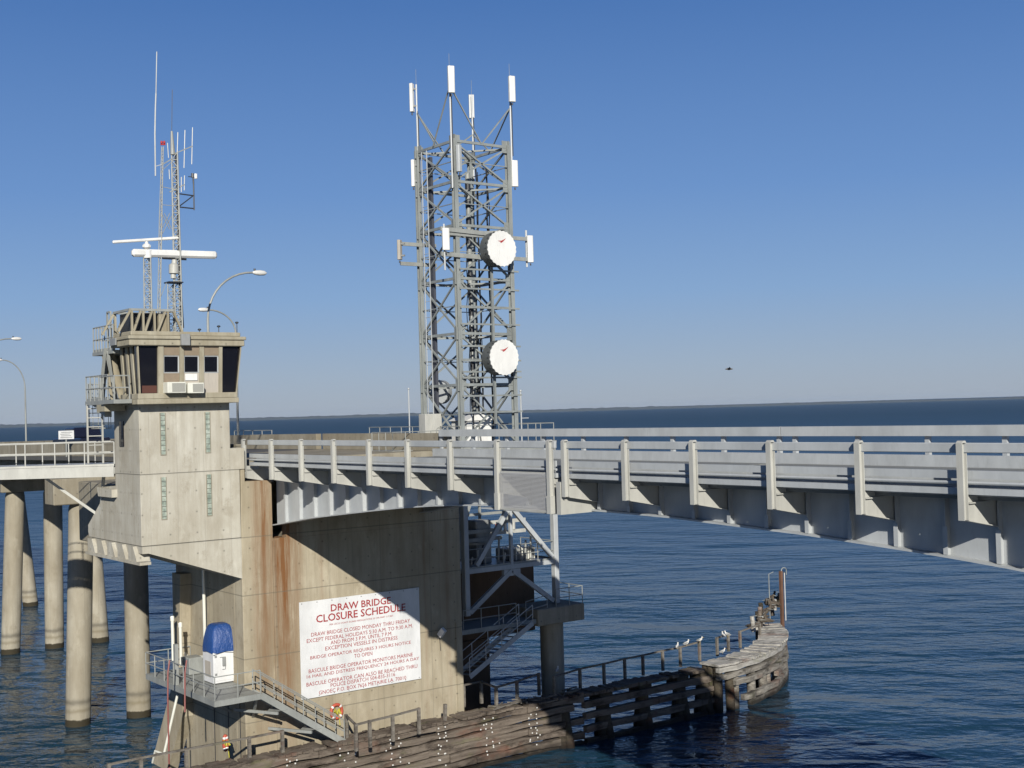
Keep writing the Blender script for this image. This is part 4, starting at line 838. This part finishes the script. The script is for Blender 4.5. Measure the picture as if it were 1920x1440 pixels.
for z, s_, j in ((6.74, 1.10, 0), (6.95, 1.09, .008), (7.3, 1.0, .012), (7.65, .86, .016), (7.85, .70, .02), (7.93, .5, .01)):
    ring = []
    for q in range(24):
        a = 2*math.pi*q/24; ex = .3; ca, sa_ = math.cos(a), math.sin(a)
        rx = math.copysign(abs(ca)**ex, ca)*.58*s_; ry = math.copysign(abs(sa_)**ex, sa_)*.565*s_; k = 1+j*math.sin(q*3.3+z*2)
        ring.append((lx-.57+rx*k, ly0+.56+ry*k, z-.06*(q % 3)/2*(1 if j == 0 else 0)))
    rgs.append(ring)
vs = [v for r_ in rgs for v in r_]; fs = [(i*24+q, i*24+(q+1) % 24, (i+1)*24+(q+1) % 24, (i+1)*24+q) for i in range(5) for q in range(24)] + [tuple(5*24+q for q in range(24))]
tb.sm = True; tb.add(vs, fs).build('tarpaulin', 'tarp', lk)
for z in (5.7, 6.5): MB().box(lx+.02, lx+.035, ly0+.06, ly0+.16, z, z+.1).build('hinge', 'grey', lk)
MB().tube([(lx+.03, ly0-.01, 6.62), (lx+.05, ly0+.5, 6.72), (lx+.03, ly0+1.13, 6.6)], .012, 5).build('cord', 'dark', lk)
MB().box(lx-.9, lx-.3, ly0-.012, ly0, 5.6, 6.3).build('side_plate', 'panel', lk)
tk_ = MB().tube([(-54.2, 23.6, LZ+.02), (-54.2, 23.6, 5.95)], .2, 16).build('bucket', 'pvc'); tag(tk_, 'cream bucket beside the white locker on the pier landing', 'bucket')
bxm = MB().box(-57.0, -56.2, 23.3, 24.0, LZ+.02, 6.1).build('machine_box', 'galv', None, .03); tag(bxm, 'grey box on the landing left of the white locker', 'box')
# pipes
p0 = U(382, 1075, s=SF+.12); p1 = U(385, 1228, s=SF+.12)
wp = MB().tube([(SF+.12-1.0, 24.1-.0, 10.2)] if 0 else [(-53.4, 23.3, 10.4), (-53.4, 23.3, 6.9)], .001, 4) if 0 else None
q = U(381, 1065, w=24.0); q2 = U(386, 1222, w=24.0)
o = MB().tube([(q.x, 24.0, q.z), (q.x, 24.0, q2.z), (q.x, 24.0, q2.z-.25), U(352, 1232, w=24.0), U(345, 1222, w=24.0)], .075, 10); tag(o.build('drain_pipe', 'pvc'), 'long white drain pipe down the pier beside the blue tarpaulin', 'pipe', 'white pipes by the landing')
for (x0, y0, x1, y1), lab in (((323, 1158, 326, 1215), 'leftmost short white standpipe above the landing'), ((338, 1170, 343, 1225), 'right short white standpipe above the landing')):
    a = U(x0, y0, w=23.2); b_ = U(x1, y1, w=23.2); o = MB().tube([a+Vector((.0, -.0, -.15)), a, a+Vector((-.02, .0, .05))], .1, 10); o.tube([a, (a.x, a.y, b_.z-.6)], .075, 10); tag(o.build('vent_pipe', 'pvc'), lab, 'pipe', 'white pipes by the landing')
# steel post rising from the landing edge, with hoses
a = U(331, 1285, w=22.1); p = U(330, 1208, w=22.1); o = MB().bar((a.x, a.y, a.z-.2), (a.x, a.y, p.z), .2, .16, (0, 1, 0)).build('davit_post', 'galv'); tag(o, 'pale steel post standing at the outer edge of the pier landing', 'post')
for dx, x0, x1, lab in ((0, 314, 324, 'red hose hanging from the outer end of the pier landing'), (1, 346, 347, 'short red hose looped over the landing beside the steel post')):
    a = U(x0+4, 1238, w=21.2); z1 = 0.6 if not dx else 4.9
    o = MB().tube([a, a+Vector((.15, -.15, -.5)), a+Vector((.2, -.2, -1.6)), (a.x+.3, a.y-.25, z1)], .035, 6); tag(o.build('hose', 'hose'), lab, 'hose', 'red hoses')
o = MB().tube([U(333, 1302, w=22.6), U(308, 1412, w=22.0)], .06, 8).tube([U(308, 1414, w=22), U(291, 1408, w=21.8), U(286, 1430, w=21.8)], .05, 8); tag(o.build('slanting_pole', 'pvc'), 'thin white pole slanting down below the landing', 'pole')
# stair down along the pier
sr = thing('pier_stair', (-51.3, 27, 2), 'grey steel stair descending along the pier wall below the sign', 'stair')
s0 = Vector((c3.x-.05, c3.y+.05, LZ-.1)); s1_ = U(646, 1392, s=c3.x-.05); off = Vector((-.8, 0, 0)); s1_ = Vector(s1_)
s1_.z = max(s1_.z, 2.2)
for k, o_ in enumerate((Vector(), off)): MB().bar(s0+o_, s1_+o_, .06, .28).build('stringer', 'galv', sr)
for k in range(15): c = s0.lerp(s1_, (k+.5)/15); MB().box(c.x-.78, c.x-.04, c.y-.12, c.y+.12, c.z-.02, c.z+.02).build('tread', 'galv', sr)
for o_ in (Vector(), off): railing([s0+o_, s1_+o_], 1.0, sr, 'galv', 1.1, .026)
for t in (.22, .62):
    c = s0.lerp(s1_, t); MB().prism([(c.x+.05, c.y, c.z-.2), (c.x-.9, c.y, c.z-.2), (SF+.02, c.y, c.z-.75), (SF+.35, c.y, c.z-.6)], (0, .35, 0)).build('bracket', 'galv', sr); MB().bar((c.x, c.y-.1, c.z-.3), (SF+.02, c.y-1.3, c.z-.25), .09, .12).build('bracket_arm', 'galv', sr)
# life rings, floodlight
def ring(c, lab, flat):
    R0 = .3; c = Vector(c); T = thing('life_ring', c, lab, 'life ring', 'life rings on the pier'); pts = [(c.x+.05+(0 if not flat else .0), c.y+R0*.95*math.cos(a)*(1 if not flat else .25), c.z+R0*math.sin(a)*1.05) for a in [2*math.pi*k/20 for k in range(21)]]
    MB().tube(pts, .075, 10, False).build('ring', 'orange', T); rp = MB(); rp.tube([(c.x+.12, c.y-.15+.05*k, c.z+.15*math.sin(k*1.7)) for k in range(8)], .04, 6); rp.tube([(c.x+.1, c.y+.1, c.z-.2), (c.x+.1, c.y+.14, c.z-.65)], .02, 6); rp.build('rope', 'yellow', T)
    for a in (.8, 2.4, 4.0, 5.5): MB().ball((c.x+.06, c.y+R0*.95*math.cos(a)*(1 if not flat else .25), c.z+R0*math.sin(a)*1.05), .085).build('white_band', 'white', T)
ring((SF+.03, 28.77, 3.44), 'orange life ring hung on the pier wall under the sign board', False); ring((-52.2, 23.2, 3.0), 'orange life ring seen edge on near the bottom left pier corner', True)
c = Vector((SF+.3, 34.54, 6.33)); o = thing('wall_floodlight', c, 'white floodlight on the pier wall right of the sign board', 'floodlight')
MB().bar(c+Vector((-.1, -.0, -.12)), c+Vector((.15, .1, .2)), .2, .26).build('housing', 'white', o); MB().bar((SF, c.y, c.z-.3), c, .04).build('arm', 'grey', o); MB().tube([(SF+.04, c.y+.1, c.z-.2), (SF+.04, c.y+.15, c.z-.9)], .015, 5).build('cord', 'dark', o)
# drain pipes/cables on the lower pier wall
for k, (x, lab) in enumerate(((402, 'leftmost dark cable running down the lower pier wall'), (428, 'middle dark cable running down the lower pier wall'), (450, 'rightmost dark cable running down the lower pier wall'))):
    p = U(x, 1340, s=SF+.03); 
    if p.y < 24.3: p = U(x, 1340, w=24.22); 
    o = MB().tube([(p.x, p.y, 4.6), (p.x, p.y, -.5)], .02, 5); tag(o.build('wall_cable', 'dark'), lab, 'cable', 'cables on the lower pier wall')
# ------------------------------------------------------------------ timber fender
FS = -50.1; FT = 2.5
fd = thing('timber_fender', (FS, 33, 0), 'long dark weathered timber fender with bolted wales along the pier foot', 'fender')
rf_ = random.Random(21)
def wale(mb, y0, y1, z0, z1, x0, x1, jit=.04):
    n = max(2, int((y1-y0)/1.0)); prev = None; vs = []; 
    for k in range(n+1):
        y = y0+(y1-y0)*k/n; a, b_, c, d = [rf_.uniform(-jit, jit) for _ in range(4)]
        vs += [(x0, y, z0+a), (x1+c*.6, y, z0+a+rf_.uniform(-jit, jit)*.5), (x1+c*.6, y, z1+b_), (x0, y, z1+b_)]
    fs = [(0, 1, 2, 3), tuple(4*n+i for i in (3, 2, 1, 0))]
    for k in range(n):
        for i in range(4): j = (i+1) % 4; fs.append((4*k+i, 4*(k+1)+i, 4*(k+1)+j, 4*k+j))
    mb.add(vs, fs)
for z0, z1 in ((2.14, 2.44), (1.77, 2.06), (1.39, 1.69), (1.0, 1.31), (.62, .93), (.24, .54), (-.2, .14)):
    y = 8.0
    while y < 40.5:
        ln_ = rf_.uniform(5, 8); ye = min(y+ln_, 42.0); b = MB(); wale(b, y+.015, ye-.015, z0, z1, FS-.32, FS+rf_.uniform(-.06, .07), .06); b.build('wale', 'timber', fd); y = ye
        if ye >= 42: break
for z0, z1, off_ in ((1.75, 2.1, 0), (1.2, 1.5, .06), (.55, .85, .1), (-.05, .2, .14)):
    y = 42.0
    while y < 51.2:
        ye = min(y+rf_.uniform(3.5, 6), 51.5); b = MB(); wale(b, y+.015, ye-.015, z0-.0, z1, FS-.25+off_, FS+.05+off_, .03); b.build('wale', 'timber', fd); y = ye
        if ye >= 51.5: break
cp = MB()
y = 8.0
while y < 51:
    wd = rf_.uniform(.22, .34)
    if rf_.random() > (.07 if y < 35 else .16): cp.box(FS-1.02+rf_.uniform(-.12, .12), FS+.04+rf_.uniform(-.05, .08), y, y+wd-.02, 2.44+rf_.uniform(0, .02) if y < 42 else 2.35, 2.54+rf_.uniform(-.02, .06) if y < 42 else 2.5+rf_.uniform(-.02, .05))
    y += wd
cp.build('top_boards', 'timber', fd)
MB().box(FS-1.0, FS-.75, 8, 51.2, 2.1, 2.40).build('rear_wale', 'timber', fd)
for y in [10+2.6*k for k in range(12)]: MB().tube([(FS-.55, y, -2), (FS-.6, y, 2.4)], .17, 12).build('pile', 'pilew', fd)
for y in (40.9, 43.6, 46.4, 49.2, 51.0):
    for dx, dy in ((0.9, .0), (.25, .35), (-.5, .0), (.55, -.45)):
        MB().tube([(FS-.5+dx*1.2, y+dy, -2), (FS-.45, y+dy*.3, 2.4)], [.27, .24], 12).build('pile', 'pilew', fd)
    MB().box(FS-.95, FS-.1, y-.45, y+.45, 1.7, 2.34).build('pile_head', 'pilew', fd)
for k, y in enumerate((22.5, 25.3, 27.9, 30.6, 33.2, 35.9, 38.6)):
    bo = MB()
    for dy in (-.2, .2):
        for z in [2.3, 2.05, 1.85, 1.6, 1.35, 1.1, .8, .5]:
            if rf_.random() < .8: bo.ball((FS+.06, y+dy+rf_.uniform(-.08, .08), z+rf_.uniform(-.07, .07)), .03, .042, .042, 6)
    for _ in range(4): bo.ball((FS+.06, y+rf_.uniform(-.7, .7), rf_.uniform(.6, 2.3)), .03, .04, .04, 6)
    bo.build('bolt_heads', 'bird', fd)
# curved end
cu_ = thing('fender_end', (-52, 58, 0), 'curved outer end of the fender with pale sun bleached top boards', 'fender')
CV = [(-49.6, 51.3), (-49.65, 53.2), (-50.1, 55.3), (-51.05, 57.8), (-52.5, 60.3), (-54.1, 62.2), (-56.1, 63.7)]
def cv(t):
    n = len(CV)-1; k = min(int(t*n), n-1); f_ = t*n-k; a = Vector((*CV[k], 0)); b_ = Vector((*CV[k+1], 0)); d = b_-a
    if k < n-1: d2 = Vector((*CV[k+2], 0))-b_; d = d.lerp(d2, f_)
    d.normalize(); return a.lerp(b_, f_), d
tb = MB(); nb = 46
for k in range(nb):
    t = (k+.5)/nb; p, d = cv(t); inw = Vector((-d.y, d.x, 0)); 
    if inw.x > 0: inw = -inw
    if k in (9, 16, 23): continue
    l0 = rf_.uniform(-.1, .1); wd = .165*(1+rf_.uniform(-.2, .15)); a = p+inw*(-.15+l0*.5); b_ = p+inw*(1.25+l0+.5*t)
    tb.bar(Vector((a.x, a.y, 2.66+rf_.uniform(-.03, .04))), Vector((b_.x, b_.y, 2.66+rf_.uniform(-.03, .04))), wd*2, .12)
tb.build('top_boards', 'deckw', cu_)
for z, hh, inset, t0, t1, mt_ in ((2.42, .26, .0, 0, 1, 'deckw'), (2.0, .28, .05, .0, 1, 'timberg'), (1.55, .3, .0, .12, .95, 'timberg'), (1.05, .3, .05, .5, 1, 'timberg'), (.6, .32, .0, .18, 1, 'timberg'), (.15, .3, .05, .25, 1, 'timberg')):
    b = MB(); N_ = 16; pts = []
    for k in range(N_+1): p, d = cv(t0+(t1-t0)*k/N_); inw = Vector((-d.y, d.x, 0)); inw = -inw if inw.x > 0 else inw; pts.append(p+inw*(inset+rf_.uniform(-.05, .05)) + Vector((0, 0, z+rf_.uniform(-.04, .04))))
    for a, c in zip(pts, pts[1:]): b.bar(a, c+(c-a)*.03, .28, hh)
    b.build('wale', mt_, cu_)
for k, t in enumerate((.03, .12, .16, .3, .42, .45, .6, .72, .85, .98)):
    p, d = cv(t); inw = Vector((-d.y, d.x, 0)); inw = -inw if inw.x > 0 else inw
    for q in ((.38,) if k else (.3, .75, 1.1)): pp = p+inw*q; MB().tube([(pp.x+.15*(k % 2), pp.y, -2), (pp.x, pp.y, 2.58)], .26, 14).build('pile', 'pilew' if k < 2 else 'timberg', cu_)
for t in (.25, .5, .75, 1.0):
    p, d = cv(t); inw = Vector((-d.y, d.x, 0)); inw = -inw if inw.x > 0 else inw; pp = p+inw*1.2; MB().tube([(pp.x, pp.y, -2), (pp.x, pp.y, 2.58)], .24, 12).build('pile', 'pilew', cu_)
# broken timbers and tall steel pile at the far end
jb = thing('timber_stack', (-55.0, 61, 2.7), 'jumble of upright broken timbers at the far end of the fender', 'timber pile')
for k in range(13):
    px = 1405+rf_.random()*55; py = 1185-(px-1405)*.9+rf_.uniform(-6, 10); p = U(px, py, z=2.75); MB().tube([p, p+Vector((rf_.uniform(-.1, .1), rf_.uniform(-.1, .1), rf_.uniform(.4, 1.3)))], .14, 8).build('stump', rf_.choice(('deckw', 'pilew', 'timber')), jb)
sp_ = thing('steel_pile', (-56, 62.5, 0), 'tall rusty steel pile with a hook on top at the far fender end', 'steel pile')
a = U(1467, 1166, z=2.6); t_ = U(1469, 1070, s=a.x)
MB().bar((a.x, a.y, -1), (a.x, a.y, t_.z), .21, .17).build('shaft', 'rustst', sp_); MB().bar((a.x+.2, a.y+.12, 2.7), (a.x+.2, a.y+.12, t_.z-.1), .04).build('guide', 'white', sp_)
MB().tube([(a.x, a.y+.1, t_.z)] + [(a.x, a.y+.3-.25*math.cos(q), t_.z+.2*math.sin(q)) for q in [math.pi*j/8 for j in range(9)]] + [(a.x, a.y+.55, t_.z-.3)], .03, 6).build('hook', 'galv', sp_)
MB().box(a.x+.13, a.x+.16, a.y+.12, a.y+.26, t_.z-.75, t_.z-.05).build('plate', 'dark', sp_)
th_ = U(1444, 1160, z=2.75); tt = U(1444, 1076, s=th_.x); o = MB().tube([th_, (th_.x, th_.y, tt.z), (th_.x, th_.y+.45, tt.z+.1)], .03, 6); tag(o.build('thin_rod', 'galv'), 'thin bent rod standing left of the rusty steel pile', 'rod')
# fender handrails
def woodrail(pts, h, label, skip=(), r=.055):
    T = thing('timber_railing', pts[0], label, 'railing', 'timber railings along the fender'); pts = [Vector(p) for p in pts]
    b = MB()
    for a, c in zip(pts, pts[1:]): b.bar(a+ZUP*h, c+ZUP*h, r*1.7, r*1.5)
    b.build('rail', 'railw', T)
    for i, p in enumerate(pts):
        if i in skip: continue
        MB().bar(p-ZUP*.1, p+ZUP*(h+.05), r*2.4).build('rail_post', 'railw', T)
zf = 2.5
def fz(x, y): return U(x, y, z=zf)
woodrail([fz(870, 1322), fz(903, 1315), fz(931, 1327), fz(970, 1315), fz(1011, 1300)], 1.0, 'short timber railing zigzag just right of the pier foot')
woodrail([fz(1040, 1306), fz(1088, 1290), fz(1133, 1280), fz(1172, 1270), fz(1206, 1263), fz(1243, 1254), fz(1276, 1247), fz(1312, 1236)], 1.0, 'long thin timber railing along the open fender, gulls on its end')
woodrail([fz(1345, 1227), fz(1366, 1218)], .95, 'short pale railing on the curved fender end, two gulls on it')
woodrail([fz(1388, 1212), fz(1425, 1198)], .9, 'last short railing piece before the far end of the fender')
woodrail([fz(650, 1385), fz(668, 1404), fz(694, 1397), fz(737, 1386), fz(786, 1372)], 1.05, 'grey timber railing on the fender under the sign board')
woodrail([fz(205, 1478), fz(265, 1465), fz(350, 1448), fz(468, 1425), fz(530, 1412)], .95, 'timber railing low along the pier foot beneath the stair')
for x, y, lab in ((834, 1352, 'lone short timber post on the fender near the pier corner'), ):
    p = fz(x, y); o = MB().bar(p, p+Vector((0, .05, .8)), .14); tag(o.build('timber_post', 'railw'), lab, 'post')
# debris on the fender deck
db = MB()
for k in range(26):
    p = fz(rf_.uniform(880, 1060), 0); y = rf_.uniform(36.5, 42); x = FS-.5+rf_.uniform(-.45, .45); a = rf_.uniform(0, math.pi)
    db.bar((x-.3*math.cos(a), y-.45*math.sin(a), 2.58+rf_.uniform(0, .06)), (x+.3*math.cos(a), y+.45*math.sin(a), 2.6+rf_.uniform(0, .12)), rf_.uniform(.04, .12), .05)
tag(db.build('loose_planks', 'railw'), 'scatter of loose broken planks on the fender top beyond the pier', 'loose planks')
wk = MB()
for k in range(14): wk.box(FS-2.15+.02*k, FS-1.15, 36.2+k*.28, 36.44+k*.28, 1.5, 1.58)
tag(wk.build('walkway', 'railw'), 'low plank walkway behind the fender at the pier corner', 'walkway')
# ------------------------------------------------------------------ birds
def bird(p, ang, sc, lab, kind='gull', grp='gulls on the fender'):
    p = Vector(p); d = Vector((math.cos(ang), math.sin(ang), 0)); o = thing(kind, p, lab, 'bird', grp); mt_ = 'bird' if kind == 'gull' else 'birdg'
    b = MB().tube([p+ZUP*.09*sc-d*.16*sc, p+ZUP*.12*sc-d*.08*sc, p+ZUP*.15*sc+d*.02*sc, p+ZUP*.2*sc+d*.10*sc, p+ZUP*.27*sc+d*.12*sc], [.015*sc, .05*sc, .075*sc, .05*sc, .03*sc], 8); b.ball(p+ZUP*.29*sc+d*.13*sc, .042*sc); b.build('body', mt_, o)
    w_ = MB(); sd = Vector((-d.y, d.x, 0))
    for s_ in (-1, 1): w_.tube([p+ZUP*.11*sc-d*.2*sc+sd*s_*.03*sc, p+ZUP*.16*sc-d*.05*sc+sd*s_*.065*sc, p+ZUP*.18*sc+d*.05*sc+sd*s_*.06*sc], [.01*sc, .035*sc, .02*sc], 6)
    w_.build('wings', 'grey' if kind == 'gull' else 'birdg', o)
    MB().tube([p+ZUP*.285*sc+d*.16*sc, p+ZUP*.27*sc+d*(.23 if kind == 'gull' else .36)*sc], [.014*sc, .004*sc], 5).build('bill', 'bill' if kind == 'gull' else 'galv', o)
    MB().tube([p, p+ZUP*.09*sc], .008*sc, 4).build('legs', 'bill' if kind == 'gull' else 'dark', o)
for k, (x, y, lab) in enumerate(((1312, 1201, 'white gull at the right end of the long timber railing'), (1287, 1207, 'gull second from the right end of the long railing'), (1270, 1213, 'grey backed gull third from the right on the long railing'), (1357, 1192, 'left one of two gulls on the short pale railing'), (1364, 1190, 'right one of two gulls on the short pale railing'))):
    p = U(x, y+4, z=3.55); bird(p,   .8*k+.5, 1.1, lab)
for k, (x, y, lab) in enumerate(((1355, 1226, 'gull standing low on the pale boards where the curve begins'), (1045, 1262, 'white gull by the round pile above the fender'))):
    bird(U(x, y, z=2.75 if k == 0 else 3.6), 1.2+k, 1.05, lab)
for k in range(15):
    x = (1408, 1417, 1424, 1430, 1436, 1433, 1440, 1446, 1451, 1438, 1443, 1449, 1455, 1441, 1459)[k]; y = (1182, 1181, 1180, 1172, 1165, 1158, 1152, 1146, 1141, 1140, 1133, 1128, 1140, 1172, 1130)[k]
    zz = 2.8+max(0, (1180-y))*.018; bird(U(x, y, z=zz), k*1.3, 2.1, 'brown pelican perched among the broken timbers at the fender end', 'pelican', 'pelicans crowded at the fender end')
bp = U(1367, 692, e=90); fb2 = thing('flying_bird', bp, 'dark bird flying over the lake right of the tower', 'bird')
MB().tube([bp-RIGHT*.28, bp, bp+RIGHT*.25], [.02, .08, .03], 8).build('body', 'birdg', fb2)
for s_ in (-1, 1): MB().prism([bp+RIGHT*.08, bp-RIGHT*.1, bp-RIGHT*.05+FW0*s_*.5+ZUP*.12, bp+FW0*s_*.75+ZUP*.02], (0, 0, .02)).build('wing', 'birdg', fb2)
# ------------------------------------------------------------------ haze over the lake
def haze():
    b = MB().box(-9000, 9000, -9000, 9000, -1.5, 48); mt = bpy.data.materials.new('haze'); mt.use_nodes = True; t = mt.node_tree; t.nodes.clear()
    o = t.nodes.new('ShaderNodeOutputMaterial'); v = t.nodes.new('ShaderNodeVolumePrincipled'); v.inputs['Color'].default_value = (.62, .78, 1, 1); v.inputs['Density'].default_value = 3e-5; v.inputs['Anisotropy'].default_value = .1
    t.links.new(v.outputs[0], o.inputs['Volume']); h = b.build('haze', mt); h['kind'] = 'stuff'; return h
HAZE = True
if HAZE: haze()
